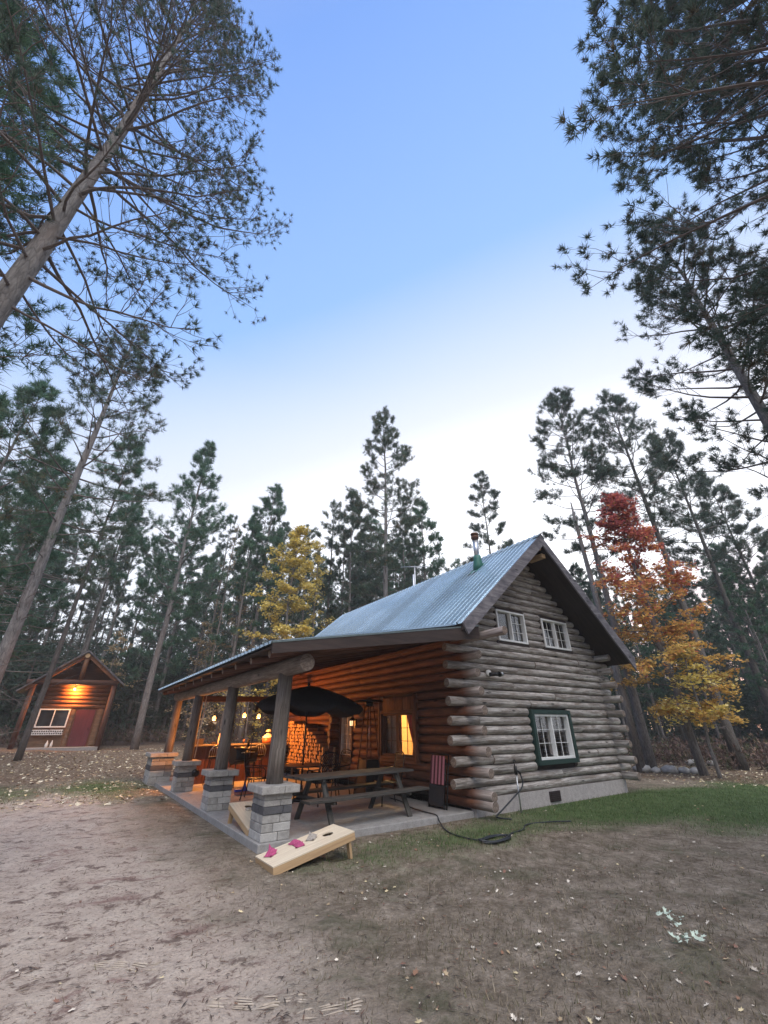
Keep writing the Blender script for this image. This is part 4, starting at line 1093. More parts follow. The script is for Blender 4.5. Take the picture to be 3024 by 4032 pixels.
# ------------------------------------------------------------------ porch things
def blocks(mb, x0, x1, y0, y1, z0, z1, nrow, seed, mats=1):
    g = random.Random(seed); h = (z1 - z0) / nrow
    for r_ in range(nrow):
        za, zb = z0 + r_ * h + .002, z0 + (r_ + 1) * h - .002
        mx = x0 + (x1 - x0) * (.36 if r_ % 2 else .62) + g.uniform(-.03, .03); my = y0 + (y1 - y0) * (.6 if r_ % 2 else .4)
        def jj(): return g.uniform(-.006, .006)
        for a, b, c_, d_ in ((x0, mx, y0, my), (mx, x1, y0, my), (x0, mx, my, y1), (mx, x1, my, y1)):
            mb.box((a + .003 + jj() * .3, c_ + .003 + jj(), za), (b - .003, d_ - .003 + jj(), zb), g.randrange(mats))
def pillar(cx, cy, sx, sy, z0, z1, seed, label, warm=False):
    t = thing('block_pillar', label, 'pillar', (cx, cy, 0), 0, 'concrete block pillars carrying the porch posts')
    hx_, hy = sx / 2, sy / 2; ct = z1 - .115; H = ct - z0
    m_ = MB(); blocks(m_, -hx_, hx_, -hy, hy, z0, z0 + H * .56, 3, seed, 3); m_.build('lower_courses', [MAT['block'], MAT['block_light'], MAT['block_mid']], t, .010)
    m_ = MB(); blocks(m_, -hx_ - .006, hx_ + .006, -hy - .006, hy + .006, z0 + H * .56, z0 + H * .73, 1, seed + 1); m_.build('dark_band', MAT['block_dark'], t, .010)
    m_ = MB(); blocks(m_, -hx_, hx_, -hy, hy, z0 + H * .73, ct, 2, seed + 2, 2); m_.build('upper_courses', [MAT['block'], MAT['block_mid']], t, .010)
    m_ = MB(); blocks(m_, -hx_ - .085, hx_ + .085, -hy - .085, hy + .085, ct, z1, 1, seed + 3); m_.build('cap', MAT['block'], t, .014)
    return t
pillar(-4.22, .29, .47, .54, .075, .79, 1, 'nearest block pillar, by the cornhole board on the grass')
pillar(-4.22, 3.48, .47, .54, .075, .79, 2, 'second block pillar from the front corner of the porch')
pillar(-4.22, 6.93, .47, .54, .075, .79, 3, 'third block pillar, with a small black lamp on its face')
pillar(-4.40, 10.06, .66, 1.0, -.1, .88, 4, 'widest block pillar, at the far end of the porch beside the grass')
t = thing('pillar_lamp', 'small round black lamp fixed to the third block pillar', 'lamp', (-4.06, 6.655, .52))
m_ = MB(); m_.tube([(0, 0, 0), (0, -.05, 0)], .035, 12); m_.build('mount', MAT['black'], t)
m_ = MB(); m_.tube([(0, -.05, 0), (.02, -.12, -.01), (.05, -.2, -.02)], [.06, .09, .085], 16); m_.build('lamp_head', MAT['black'], t)
# rope beside the third post
m_ = MB(); m_.tube([(-4.02, 6.86, 2.45), (-4.03, 6.86, 1.9), (-4.045, 6.85, 1.75), (-4.03, 6.86, 1.3), (-4.05, 6.85, .85)], .012, 6)
tag(m_.build('rope', MAT['rope']), 'pale rope hanging down the third porch post', 'rope')

# cornhole boards
def cornhole(label, loc, rz, L=1.2, W_=.6, h0=.085, h1=.31, dark=False):
    t = thing('cornhole_board', label, 'game board', loc, rz, 'cornhole boards')
    ang = math.atan2(h1 - h0, L); Mr = Matrix.Translation((0, 0, h0)) @ Matrix.Rotation(-ang, 4, 'Y')
    hx_, hr = L * .78, .078; n = 24
    tp = MB(); b = 0; hw = W_ / 2
    ring = [(hx_ + hr * math.cos(2 * math.pi * i / n), hr * math.sin(2 * math.pi * i / n)) for i in range(n)]
    def onrect(a):
        c_, s_ = math.cos(a), math.sin(a); ex0, ex1 = hx_, L - hx_
        f_ = min((ex1 / c_ if c_ > 1e-6 else (ex0 / -c_ if c_ < -1e-6 else 1e9)), hw / abs(s_) if abs(s_) > 1e-6 else 1e9)
        return (hx_ + c_ * f_, s_ * f_)
    angs = sorted([2 * math.pi * i / n for i in range(n)] + [math.atan2(sy * hw, ex) % (2 * math.pi) for ex in (-hx_, L - hx_) for sy in (-1, 1)])
    pts = [((hx_ + hr * math.cos(a), hr * math.sin(a)), onrect(a)) for a in angs]; n2 = len(pts)
    for z in (0, -.014):
        for i_, o_ in pts: tp.v.append(tuple(Mr @ Vector((*i_, z)))); tp.v.append(tuple(Mr @ Vector((*o_, z))))
    for i in range(n2):
        j = (i + 1) % n2; o2 = 2 * n2
        uvf = lambda ks: [((pts[k_ // 2][k_ % 2][0]) + loc[0], pts[k_ // 2][k_ % 2][1]) for k_ in ks]
        tp.face((2 * i, 2 * i + 1, 2 * j + 1, 2 * j), uvf((2 * i, 2 * i + 1, 2 * j + 1, 2 * j)))
        tp.face((o2 + 2 * j, o2 + 2 * j + 1, o2 + 2 * i + 1, o2 + 2 * i)); tp.face((2 * i, 2 * j, o2 + 2 * j, o2 + 2 * i)); tp.face((2 * i + 1, o2 + 2 * i + 1, o2 + 2 * j + 1, 2 * j + 1))
    tp.build('deck_board', MAT['pale_wood'], t)
    fr = MB(); d_ = -.10
    fr.box((0, -hw, d_), (L, -hw + .03, -.0145), 0, Mr); fr.box((0, hw - .03, d_), (L, hw, -.0145), 0, Mr); fr.box((0, -hw + .03, d_), (.03, hw - .03, -.0145), 0, Mr); fr.box((L - .03, -hw + .03, d_), (L, hw - .03, -.0145), 0, Mr)
    fr.build('frame', MAT['pale_edge'], t, .002)
    for s_ in (-1, 1):
        lg = MB(); p = Mr @ Vector((L - .08, s_ * (hw - .055), -.03)); lg.beam(p, (p.x + .05, p.y, .0), .035, .075, 0, (0, 1, 0)); lg.build('leg', MAT['pale_edge'], t, .002)
    return t, Mr
cb1, Mr1 = cornhole('pale plywood cornhole board on the grass with three pink bags on it', (-4.74, -.93, .0), R(1.5))
cornhole('plywood cornhole board on the slab behind the nearest pillar', (-4.16, .60, .075), R(90), 1.2, .58)
def bag(u, v, a, label, mat, fold, grp=None):
    t = Matrix.Translation((-4.74, -.93, 0)) @ Matrix.Rotation(R(1.5), 4, 'Z') @ Mr1 @ Matrix.Translation((u, v, .0)) @ Matrix.Rotation(a, 4, 'Z')
    m_ = MB(); n = 10; b = 0; s_ = .066
    g = random.Random(int(u * 999))
    for side in (1, -1):
        for i in range(n + 1):
            for j in range(n + 1):
                x, y = (i / n * 2 - 1), (j / n * 2 - 1)
                puff = ((1 - x * x) * (1 - y * y)) ** .5
                z = puff * (.032 if side > 0 else .004) * (1 + fold * math.sin(3 * x + 2 * y)) + .006
                z += abs(x * y) ** 3 * .02 + (fold * .055 * max(0, x + y * .3) ** 2 if fold > .5 else 0)
                xx = x * s_ * (1 - .10 * (1 - y * y)); yy = y * s_ * (1 - .10 * (1 - x * x))
                m_.v.append(tuple(t @ Vector((xx, yy, z if side > 0 else min(z, .006)))))
    for side in (0, 1):
        o_ = side * (n + 1) ** 2
        for i in range(n):
            for j in range(n):
                q_ = (o_ + i * (n + 1) + j, o_ + (i + 1) * (n + 1) + j, o_ + (i + 1) * (n + 1) + j + 1, o_ + i * (n + 1) + j + 1)
                m_.face(q_ if side == 0 else q_[::-1], None, 0, True)
    return tag(m_.build('bean_bag', MAT[mat]), label, 'bean bag', grp)
bag(.13, .10, .5, 'magenta bean bag folded up at the low front end of the board', 'pink', .9, 'bean bags on the cornhole board')
bag(.50, .16, .3, 'magenta bean bag, farther from the camera of the touching pair', 'pink', .3, 'bean bags on the cornhole board')
bag(.50, .005, -.2, 'magenta bean bag, nearer to the camera of the touching pair', 'pink', .4, 'bean bags on the cornhole board')
bag(.71, .06, .6, 'grey beige bean bag lying between the pink bags and the hole', 'greybag', .6, 'bean bags on the cornhole board')
for nm, (x, y, z, a) in {'grey beige bean bag on the cornhole board behind the pillar': (-4.2, 1.38, .30, 12)}.items():
    m_ = MB(); m_.lathe([(.01, .035), (.04, .033), (.062, .018), (.066, .006), (.05, 0)], (0, 0, 0), 12); o = m_.build('bean_bag', MAT['greybag']); o.location = (x, y, z - .0); o.rotation_euler = (R(a), 0, 0); o.scale = (1.1, .9, 1); tag(o, nm, 'bean bag')

# picnic table
pt = thing('picnic_table', 'long weathered picnic table with attached benches at the front of the porch', 'picnic table', (-2.38, .83, .075), R(5))
L2 = 1.30
m_ = MB()
for i in range(4): m_.box((-L2, -.36 + i * .182, .70), (L2, -.36 + i * .182 + .174, .74))
m_.build('tabletop', MAT['table_wood'], pt, .004)
for s_ in (-1, 1):
    m_ = MB(); m_.box((-L2 - .08, s_ * .58 - .145, .405), (L2 + .08, s_ * .58 + .145, .445)); m_.build('bench_seat', MAT['table_wood'], pt, .004)
for ex in (-.88, .88):
    m_ = MB(); m_.box((ex - .02, -.34, .655), (ex + .02, .34, .698)); m_.box((ex - .02, -.70, .355), (ex + .02, .70, .403)); m_.build('cross_rail', MAT['table_wood'], pt, .003)
    for s_ in (-1, 1):
        m_ = MB(); m_.beam((ex + .045, s_ * .22, .68), (ex + .045, s_ * .62, .0), .04, .10, 0, (1, 0, 0)); m_.build('leg', MAT['table_wood'], pt, .003)

# parasol, round table, chairs
ub_ = thing('patio_umbrella', 'black patio umbrella with scalloped rim open under the porch roof', 'umbrella', (-2.28, 3.4, .075))
NR = 8; RU = 1.42
def rim(a, f_, zt, drop=0): return (f_ * RU * math.cos(a), f_ * RU * math.sin(a), zt - drop)
m_ = MB(); n = 48; prof = [(0.001, 2.5), (.15, 2.465), (.35, 2.39), (.58, 2.285), (.8, 2.16), (.94, 2.06), (1.0, 1.985)]
for r_, z in prof:
    for k_ in range(n):
        a = 2 * math.pi * k_ / n; ph = abs(((k_ / n * NR) % 1) - .5) * 2
        rr_ = r_ * (1 - .045 * (1 - ph ** 2)); m_.v.append((rr_ * RU * math.cos(a), rr_ * RU * math.sin(a), z - .03 * r_ * (1 - ph ** 2)))
for i in range(len(prof) - 1):
    for k_ in range(n): m_.face((i * n + k_, i * n + (k_ + 1) % n, (i + 1) * n + (k_ + 1) % n, (i + 1) * n + k_), None, 0, True)
b = len(m_.v)
for k_ in range(n):                                          # scalloped valance
    ph = abs(((k_ / n * NR) % 1) - .5) * 2; x, y, z = m_.v[(len(prof) - 1) * n + k_]
    m_.v.append((x * 1.005, y * 1.005, z - .03 - .11 * (1 - ph ** 4)))
for k_ in range(n): m_.face(((len(prof) - 1) * n + k_, (len(prof) - 1) * n + (k_ + 1) % n, b + (k_ + 1) % n, b + k_), None, 0, True)
cn = m_.build('canopy', MAT['black_cloth'], ub_)
so_ = cn.modifiers.new('cloth', 'SOLIDIFY'); so_.thickness = .004
cn.rotation_euler = (0, R(2.5), 0)
m_ = MB(); m_.tube([(0, 0, .03), (0, 0, 2.47)], .021, 10); m_.build('pole', MAT['black'], ub_)
m_ = MB(); m_.lathe([(.02, 2.49), (.035, 2.52), (.02, 2.56), (.004, 2.6)], (0, 0, 0), 10); m_.build('finial', MAT['black'], ub_)
m_ = MB(); m_.lathe([(.26, 0), (.25, .05), (.06, .09), (.035, .3)], (0, 0, 0), 20); m_.build('base', MAT['black'], ub_)
for k_ in range(NR):
    a = 2 * math.pi * (k_) / NR; m_ = MB(); m_.tube([(0, 0, 2.44), (.7 * RU * math.cos(a), .7 * RU * math.sin(a), 2.16), (.97 * RU * math.cos(a), .97 * RU * math.sin(a), 1.99)], .008, 5); m_.build('rib', MAT['black'], ub_)
rt_ = thing('round_table', 'round black patio table under the umbrella', 'table', (-2.28, 3.4, .075))
m_ = MB()
for a0 in range(24):                                        # ring top leaves a hole for the pole
    a, a2 = a0 * math.pi / 12, (a0 + 1) * math.pi / 12; b = len(m_.v)
    for q_ in (a, a2):
        for r_ in (.03, .55):
            for z in (.69, .715): m_.v.append((r_ * math.cos(q_), r_ * math.sin(q_), z))
    m_.face((b + 1, b + 3, b + 7, b + 5)); m_.face((b, b + 4, b + 6, b + 2)); m_.face((b + 2, b + 6, b + 7, b + 3)); m_.face((b, b + 1, b + 5, b + 4))
m_.build('tabletop', MAT['black'], rt_)
for a in (.78, 2.36, 3.93, 5.5): m_ = MB(); m_.tube([(.45 * math.cos(a), .45 * math.sin(a), .69), (.35 * math.cos(a), .35 * math.sin(a), .35), (.48 * math.cos(a), .48 * math.sin(a), .0)], .016, 8); m_.build('leg', MAT['black'], rt_)

def chair0():
    t = thing('patio_chair', None, 'chair')
    m_ = MB(); s_ = .23
    for i in range(9): m_.tube([(-s_ + i * .0575, -.22, .42), (-s_ + i * .0575, .22, .41)], .007, 5)
    for i in range(9): m_.tube([(-s_, -.22 + i * .055, .415), (s_, -.22 + i * .055, .415)], .007, 5)
    m_.build('seat', MAT['black'], t)
    m_ = MB()
    def bp(u, v): return (-s_ + u * 2 * s_, .22 + .10 * v + .02 * math.sin(v * 3), .45 + .52 * v)
    for i in range(-7, 9):                                   # lattice of crossed wires
        for sg in (1, -1):
            pts = []
            for j in range(13):
                v = j / 12; u = (i / 8) + sg * v * .9 + (0 if sg > 0 else .9)
                if 0 <= u <= 1: pts.append(bp(u, v))
            if len(pts) > 1: m_.tube(pts, .006, 4)
    m_.build('backrest', MAT['black'], t)
    m_ = MB(); m_.tube([bp(0, -.05), bp(0, .5), bp(0, .95), bp(.15, 1.04), bp(.5, 1.07), bp(.85, 1.04), bp(1, .95), bp(1, .5), bp(1, -.05)], .014, 8)
    m_.tube([(-s_, -.23, .42), (s_, -.23, .42)], .013, 8); m_.build('back_frame', MAT['black'], t)
    for sx in (-1, 1):
        m_ = MB(); m_.tube([bp(0 if sx < 0 else 1, .45), (sx * (s_ + .03), .05, .66), (sx * (s_ + .03), -.18, .65), (sx * (s_ + .02), -.23, .6), (sx * s_, -.24, .42)], .013, 8); m_.build('armrest', MAT['black'], t)
        m_ = MB(); m_.tube([(sx * s_, -.23, .42), (sx * (s_ + .01), -.26, 0)], .013, 8); m_.build('leg', MAT['black'], t)
        m_ = MB(); m_.tube([(sx * s_, .22, .44), (sx * (s_ + .01), .30, 0)], .013, 8); m_.build('leg', MAT['black'], t)
    return t
c0 = chair0(); G = 'black lattice patio chairs under the porch'
c0.location = (-2.15, 2.62, .075); c0.rotation_euler = (0, 0, R(185)); c0['label'] = 'black lattice chair turned to the round table, behind the picnic table'; c0['group'] = G
dup(c0, (-.92, 1.72, .075), R(80 + 180), 'black lattice chair standing below the lit porch window', G)
dup(c0, (-1.42, 3.3, .075), R(-85), 'black lattice chair between the umbrella pole and the heater', G)
dup(c0, (-3.05, 4.35, .075), R(60), 'black lattice chair left of the umbrella, beside the blue broom', G)
# pyramid heater
ht_ = thing('patio_heater', 'tall pyramid patio heater with thin metal edges beside the porch window', 'heater', (-.62, 3.0, .075))
m_ = MB(); m_.box((-.26, -.26, .03), (.26, .26, .78), taper=.72); m_.build('base_cabinet', MAT['black'], ht_)
m_ = MB()
for sx in (-1, 1):
    for sy in (-1, 1): m_.tube([(sx * .27, sy * .27, 0), (sx * .185, sy * .185, .82), (sx * .085, sy * .085, 2.02)], .016, 6)
for z, e in ((.80, .187), (2.02, .086)):
    m_.tube([(-e, -e, z), (e, -e, z), (e, e, z), (-e, e, z), (-e, -e, z)], .012, 6)
m_.build('edge_frame', MAT['rust'], ht_)
m_ = MB(); m_.lathe([(.05, .8), (.05, 2.0)], (0, 0, 0), 16); m_.build('glass_tube', MAT['glass'], ht_)
m_ = MB(); m_.lathe([(.40, 2.13), (.36, 2.165), (.1, 2.2), (.03, 2.24)], (0, 0, 0), 24); m_.lathe([(.1, 2.03), (.11, 2.12), (.06, 2.16)], (0, 0, 0), 16); m_.build('reflector', MAT['black'], ht_)
# bar
br = thing('bar_counter', 'dark wooden bar counter with vertical boards across the far end of the porch', 'bar', (0, 0, 0))
m_ = MB()
for i in range(22): m_.box((-4.0 + i * .147, 8.24, .075), (-4.0 + (i + 1) * .147 - .006, 8.262 + .004 * (i % 2), 1.08))
m_.box((-4.0, 8.27, .075), (-.77, 8.30, 1.08)); m_.build('front_panel', MAT['bar'], br)
m_ = MB(); m_.box((-4.08, 8.12, 1.085), (-.72, 8.72, 1.125)); m_.build('counter_top', MAT['post'], br, .006)
m_ = MB(); m_.box((-4.0, 8.31, .075), (-3.95, 8.68, 1.08)); m_.box((-.82, 8.31, .075), (-.77, 8.68, 1.08)); m_.build('end_panel', MAT['bar'], br)
def onbar(name, label, cat, x, prof, mat, y=8.4, n=14):
    m_ = MB(); m_.lathe(prof, (0, 0, 0), n); o = m_.build(name, MAT[mat]); o.location = (x, y, 1.126); return tag(o, label, cat)
onbar('bottle', 'clear glass bottle standing on the bar left of the second post', 'bottle', -3.03, [(.034, 0), (.036, .02), (.036, .17), (.016, .22), (.014, .29), (.017, .30)], 'bottle')
onbar('tumbler', 'small tumbler on the bar between the second and first post', 'glass', -2.2, [(.026, 0), (.036, .13), (.033, .13), (.024, .01)], 'bar')
onbar('jar', 'small glass jar beside the dark box at the left end of the bar', 'jar', -3.42, [(.045, 0), (.05, .06), (.04, .1), (.042, .115)], 'glass')
m_ = MB(); m_.box((-3.78, 8.3, 1.126), (-3.53, 8.5, 1.27)); m_.box((-3.79, 8.29, 1.271), (-3.52, 8.51, 1.29)); tag(m_.build('storage_box', MAT['pot_dark'], None, .006), 'dark lidded box at the left end of the bar', 'box')
m_ = MB(); m_.box((-3.27, 8.3, 1.126), (-3.13, 8.44, 1.19)); tag(m_.build('coaster_tin', MAT['pot_dark'], None, .008), 'low dark tin on the bar beside the bottle', 'tin')
t = thing('covered_pot', 'orange pot with white domed lid on the right end of the bar', 'pot', (-1.36, 8.4, 1.126))
m_ = MB(); m_.lathe([(.16, 0), (.19, .04), (.195, .15), (.185, .15)], (0, 0, 0), 24); m_.build('pot_body', MAT['orange_pot'], t)
m_ = MB(); m_.lathe([(.2, .152), (.19, .19), (.13, .25), (.08, .265)], (0, 0, 0), 24); m_.build('lid', MAT['white_enamel'], t)
m_ = MB(); m_.lathe([(.07, .265), (.07, .30)], (0, 0, 0), 18); m_.lathe([(.085, .34), (.1, .36), (.06, .41), (.02, .42)], (0, 0, 0), 18); m_.build('lid_knob', MAT['offwhite'], t)
m_ = MB(); m_.tube([(0, 0, .30), (0, 0, .345)], .05, 10); m_.build('knob_neck', MAT['black'], t)
def stool0():
    t = thing('bar_stool', None, 'stool')
    m_ = MB(); m_.lathe([(.17, .70), (.19, .73), (.17, .755), (.02, .76)], (0, 0, 0), 20); m_.build('seat', MAT['black_cloth'], t)
    m_ = MB(); m_.tube([(-.18, .10, .72), (-.19, .16, .9), (-.12, .2, 1.02), (0, .22, 1.06), (.12, .2, 1.02), (.19, .16, .9), (.18, .10, .72)], .012, 8)
    for i in range(5): x = -.12 + i * .06; m_.tube([(x, .14, .74), (x, .20, 1.03 - abs(x) * .2)], .006, 5)
    m_.build('backrest', MAT['galv'], t)
    for a in (.78, 2.36, 3.93, 5.5): m_ = MB(); m_.tube([(.12 * math.cos(a), .12 * math.sin(a), .7), (.22 * math.cos(a), .22 * math.sin(a), 0)], .013, 8); m_.build('leg', MAT['black'], t)
    m_ = MB(); m_.tube([(.18 * math.cos(a), .18 * math.sin(a), .28) for a in np.linspace(0, 6.2832, 17)], .009, 6); m_.build('foot_ring', MAT['black'], t)
    return t
s0 = stool0(); s0.location = (-3.3, 7.65, .075); s0.rotation_euler = (0, 0, R(180)); s0['label'] = 'metal-backed bar stool seen between the third and second post'; s0['group'] = 'stools at the bar'
dup(s0, (-1.9, 7.65, .075), R(172), 'metal-backed bar stool hidden half behind the nearest post', 'stools at the bar')
# barrel grill
gr = thing('barrel_grill', 'black barrel grill with chrome handle standing before the bar', 'grill', (-2.62, 6.95, .075), R(12))
m_ = MB(); m_.tube([(-.36, 0, .78), (.36, 0, .78)], .23, 20); m_.build('barrel', MAT['black'], gr)
m_ = MB(); m_.tube([(-.2, -.23, .86), (-.2, -.29, .87), (.2, -.29, .87), (.2, -.23, .86)], .012, 8); m_.build('handle', MAT['galv'], gr)
m_ = MB(); m_.box((-.42, -.45, .66), (.42, -.24, .68)); m_.build('side_shelf', MAT['black'], gr)
for sx in (-.3, .3):
    for sy in (-.16, .16): m_ = MB(); m_.tube([(sx, sy, .6), (sx * 1.1, sy * 1.5, 0)], .018, 8); m_.build('leg', MAT['black'], gr)
m_ = MB(); m_.tube([(.15, .05, 1.0), (.15, .05, 1.2)], .04, 10); m_.build('flue', MAT['black'], gr)
# broom
bm2 = thing('push_broom', 'push broom with bright blue head and long thin handle behind the nearest pillar', 'broom', (-3.05, 5.2, .075))
m_ = MB(); m_.lathe([(.05, .12), (.045, .17), (.022, .25), (.016, .30)], (0, 0, 0), 12); m_.box((-.24, -.05, .07), (.24, .05, .12)); m_.build('broom_head', MAT['blue'], bm2, .008)
m_ = MB()
for i in range(60): x = -.23 + (i % 30) * .0158; y = -.03 + (i // 30) * .06; m_.tube([(x, y, .07), (x + rnd.uniform(-.01, .01), y + rnd.uniform(-.02, .02), 0.0)], .005, 4)
m_.build('bristles', MAT['pinkstripe'], bm2)
m_ = MB(); m_.tube([(0, 0, .28), (.06, .04, 1.42)], .012, 8); m_.build('handle', MAT['post'], bm2)
# firewood: rack and split pieces
rk = thing('firewood_rack', 'low timber rack holding the stacked firewood against the porch wall', 'rack', (0, 0, 0))
for nm, lo, hi in (('rail', (-.64, 5.62, .40), (-.59, 8.62, .50)), ('rail', (-.26, 5.62, .40), (-.21, 8.62, .50)), ('end_post', (-.64, 5.56, .075), (-.58, 5.615, 1.05)), ('end_post', (-.27, 5.56, .075), (-.21, 5.615, 1.05)), ('end_post', (-.64, 8.625, .075), (-.58, 8.68, 1.7)), ('end_post', (-.27, 8.625, .075), (-.21, 8.68, 1.7)), ('foot', (-.62, 7.1, .075), (-.23, 7.16, .398))):
    m_ = MB(); m_.box(lo, hi); m_.build(nm, MAT['pale_edge'], rk, .003)
fw_mesh = []
def split_log(seed):
    g = random.Random(seed); m_ = MB(); n = g.choice((3, 3, 4, 5)); r_ = g.uniform(.062, .082); a0 = g.uniform(0, 6.28)
    pts = [(r_ * g.uniform(.75, 1.1) * math.cos(a0 + 6.283 * i / n), r_ * g.uniform(.75, 1.1) * math.sin(a0 + 6.283 * i / n)) for i in range(n)]
    L = g.uniform(.37, .42)
    for x in (-L / 2, L / 2):
        for a, b_ in pts: m_.v.append((x + g.uniform(-.004, .004), a, b_))
    m_.face(list(range(n))[::-1], [(p[0], p[1]) for p in pts][::-1], 0); m_.face(list(range(n, 2 * n)), [(p[0], p[1]) for p in pts], 0)
    for i in range(n): j = (i + 1) % n; m_.face((i, j, n + j, n + i), [(0, i * .1), (0, i * .1 + .09), (L, i * .1 + .09), (L, i * .1)], 1 if i == 0 else 0)
    o = m_.build('split_log', [MAT['firewood'], MAT['fire_bark']], None, .004); return tag(o, 'split log with pale cut end stacked in the firewood pile', 'firewood', 'split logs in the firewood pile')
fws = [split_log(900 + i) for i in range(9)]; used = set(); gq = random.Random(5)
row = 0; z = .505 + .058
while z < 1.9:
    y = 5.68 + (row % 2) * .058
    while y < 8.58:
        top = np.interp(y, [5.6, 5.95, 6.5, 7.2, 8.6], [1.02, 1.2, 1.48, 1.70, 1.80])
        if z < top + gq.uniform(-.05, .05):
            kx = gq.randrange(9)
            if kx in used: o = fws[kx].copy(); COL.objects.link(o)
            else: o = fws[kx]; used.add(kx)
            o.location = (-.42 + gq.uniform(-.03, .02), y + gq.uniform(-.008, .008), z + gq.uniform(-.006, .006)); o.rotation_euler = (gq.choice((0, .9, 1.9, 2.8, 4.1)) + gq.uniform(-.2, .2), 0, gq.uniform(-.03, .03)); o.scale = (1, .98, .98)
        y += .124
    z += .108; row += 1
# folded striped lounger leaning on the wall
lg_ = thing('folding_lounger', 'folded lawn chair with faded pink and dark red stripes leaning on the log wall', 'lawn chair', (-.40, .63, .078), 0)
lg_.rotation_euler = (0, R(9), 0)
m_ = MB()
for yy in (-.27, .27): m_.tube([(0, yy, .0), (0, yy, .98)], .014, 8); m_.tube([(-.05, yy * .9, .0), (-.05, yy * .9, .9)], .012, 8)
for z in (.02, .40, .98): m_.tube([(0, -.27, z), (0, .27, z)], .012, 8)
m_.build('frame', MAT['black'], lg_)
m_ = MB()
for i in range(8): m_.box((-.075, -.225 + i * .0565, .42), (-.068, -.225 + (i + 1) * .0565 - .003, .95), i % 2)
m_.build('striped_webbing', [MAT['pinkstripe'], MAT['darkstripe']], lg_)
m_ = MB(); m_.box((-.074, -.235, .05), (-.066, .235, .40)); m_.build('lower_webbing', MAT['black_cloth'], lg_)
# hose and hydrant
def smooth(pts, n=6):
    P = [Vector(p) for p in pts]; out = []
    for i in range(len(P) - 1):
        p0, p1, p2, p3 = P[max(i - 1, 0)], P[i], P[i + 1], P[min(i + 2, len(P) - 1)]
        for j in range(n):
            t = j / n; out.append(.5 * ((2 * p1) + (p2 - p0) * t + (2 * p0 - 5 * p1 + 4 * p2 - p3) * t * t + (3 * p1 - p0 - 3 * p2 + p3) * t ** 3))
    return out + [P[-1]]
def gp(x, y, up=.02):
    return (x, y, float(ground(x, y)) + up)
hp = [(-.46, 2.3, .095), (-.55, 1.7, .095), (-.85, 1.0, .095), (-.95, .4, .095), (-.98, .02, .095), (-1.04, -.12, .03)] + [gp(-1.36, -.68), gp(-1.55, -1.3), gp(-1.45, -1.75)]
cl = [gp(-1.3 + .28 * math.cos(a) * (1 + .15 * math.sin(a * .37)), -1.72 + .15 * math.sin(a) + .02 * math.sin(a * .6), .02 + .006 * (a / 6.28)) for a in np.arange(3.4, 3.4 + 6.28 * 3.4, .45)]
m_ = MB(); m_.tube(smooth(hp + cl + [gp(-.75, -1.62), gp(-.35, -1.5), gp(.1, -1.25), gp(.7, -1.35), gp(1.05, -1.5)], 4), .012, 7)
tag(m_.build('garden_hose', MAT['hose']), 'black garden hose coiled on the grass and running onto the patio slab', 'hose')
hy = thing('yard_hydrant', 'tall thin yard hydrant with black head before the gable wall', 'hydrant', (1.08, -.32, 0))
m_ = MB(); m_.tube([(0, 0, -.1), (0, 0, .70)], .017, 8); m_.build('standpipe', MAT['galv'], hy)
m_ = MB(); m_.tube([(0, 0, .66), (0, 0, .82)], .034, 10); m_.tube([(0, 0, .74), (.07, -.03, .71), (.09, -.04, .66)], .022, 8); m_.build('head', MAT['black'], hy)
m_ = MB(); m_.tube([(-.01, 0, .82), (-.045, -.01, .88), (-.05, -.01, .93), (.0, -.0, .94), (.03, 0, .90)], .011, 7); m_.build('lever', MAT['black'], hy)
m_ = MB(); m_.tube(smooth([(1.17, -.36, .66), (1.2, -.37, .52), (1.12, -.36, .40), (.85, -.36, .27), (.45, -.38, .10), (.22, -.42, .03), (.12, -.55, .02), (.2, -.8, .02)], 5), .015, 7)
tag(m_.build('supply_hose', MAT['hose']), 'dark hose sagging from the yard hydrant along the gable foundation', 'hose')

# stones and pale plants
def stone(x, y, r_, seed, label):
    g = random.Random(seed); m_ = MB(); n = 12; lat = 7
    for i in range(lat + 1):
        th = math.pi * i / lat
        for k_ in range(n):
            a = 2 * math.pi * k_ / n
            f_ = r_ * (1 + .16 * math.sin(a * 2 + seed) + .12 * math.sin(a * 3 + th * 4 + seed * 2) + g.uniform(-.05, .05))
            m_.v.append((f_ * math.sin(th) * math.cos(a) * 1.15, f_ * math.sin(th) * math.sin(a), f_ * math.cos(th) * .62))
    for i in range(lat):
        for k_ in range(n): m_.face((i * n + k_, (i + 1) * n + k_, (i + 1) * n + (k_ + 1) % n, i * n + (k_ + 1) % n), None, 0, True)
    o = m_.build('field_stone', MAT['stone']); o.location = (x, y, float(ground(x, y)) + r_ * .35); o.rotation_euler = (0, 0, g.uniform(0, 6))
    return tag(o, label, 'stone', 'stones bordering the lawn')
dw = ['leftmost', 'second from left', 'middle', 'fourth from left', 'rightmost']
for i, (px, py, r_) in enumerate(((11.55, 2.25, .27), (11.75, 1.85, .19), (12.0, 1.45, .25), (12.25, 1.05, .2), (12.4, .7, .22))):
    stone(px, py, r_, 40 + i, 'grey field stone, %s of the row edging the lawn right of the cabin' % dw[i])
for i, (px, py, r_) in enumerate(((15.6, 2.1, .22), (16.0, 1.5, .2), (16.4, .6, .24))):
    stone(px, py, r_, 50 + i, '%s pale stone of the three at the foot of the dark woods' % ('left', 'middle', 'right')[i])
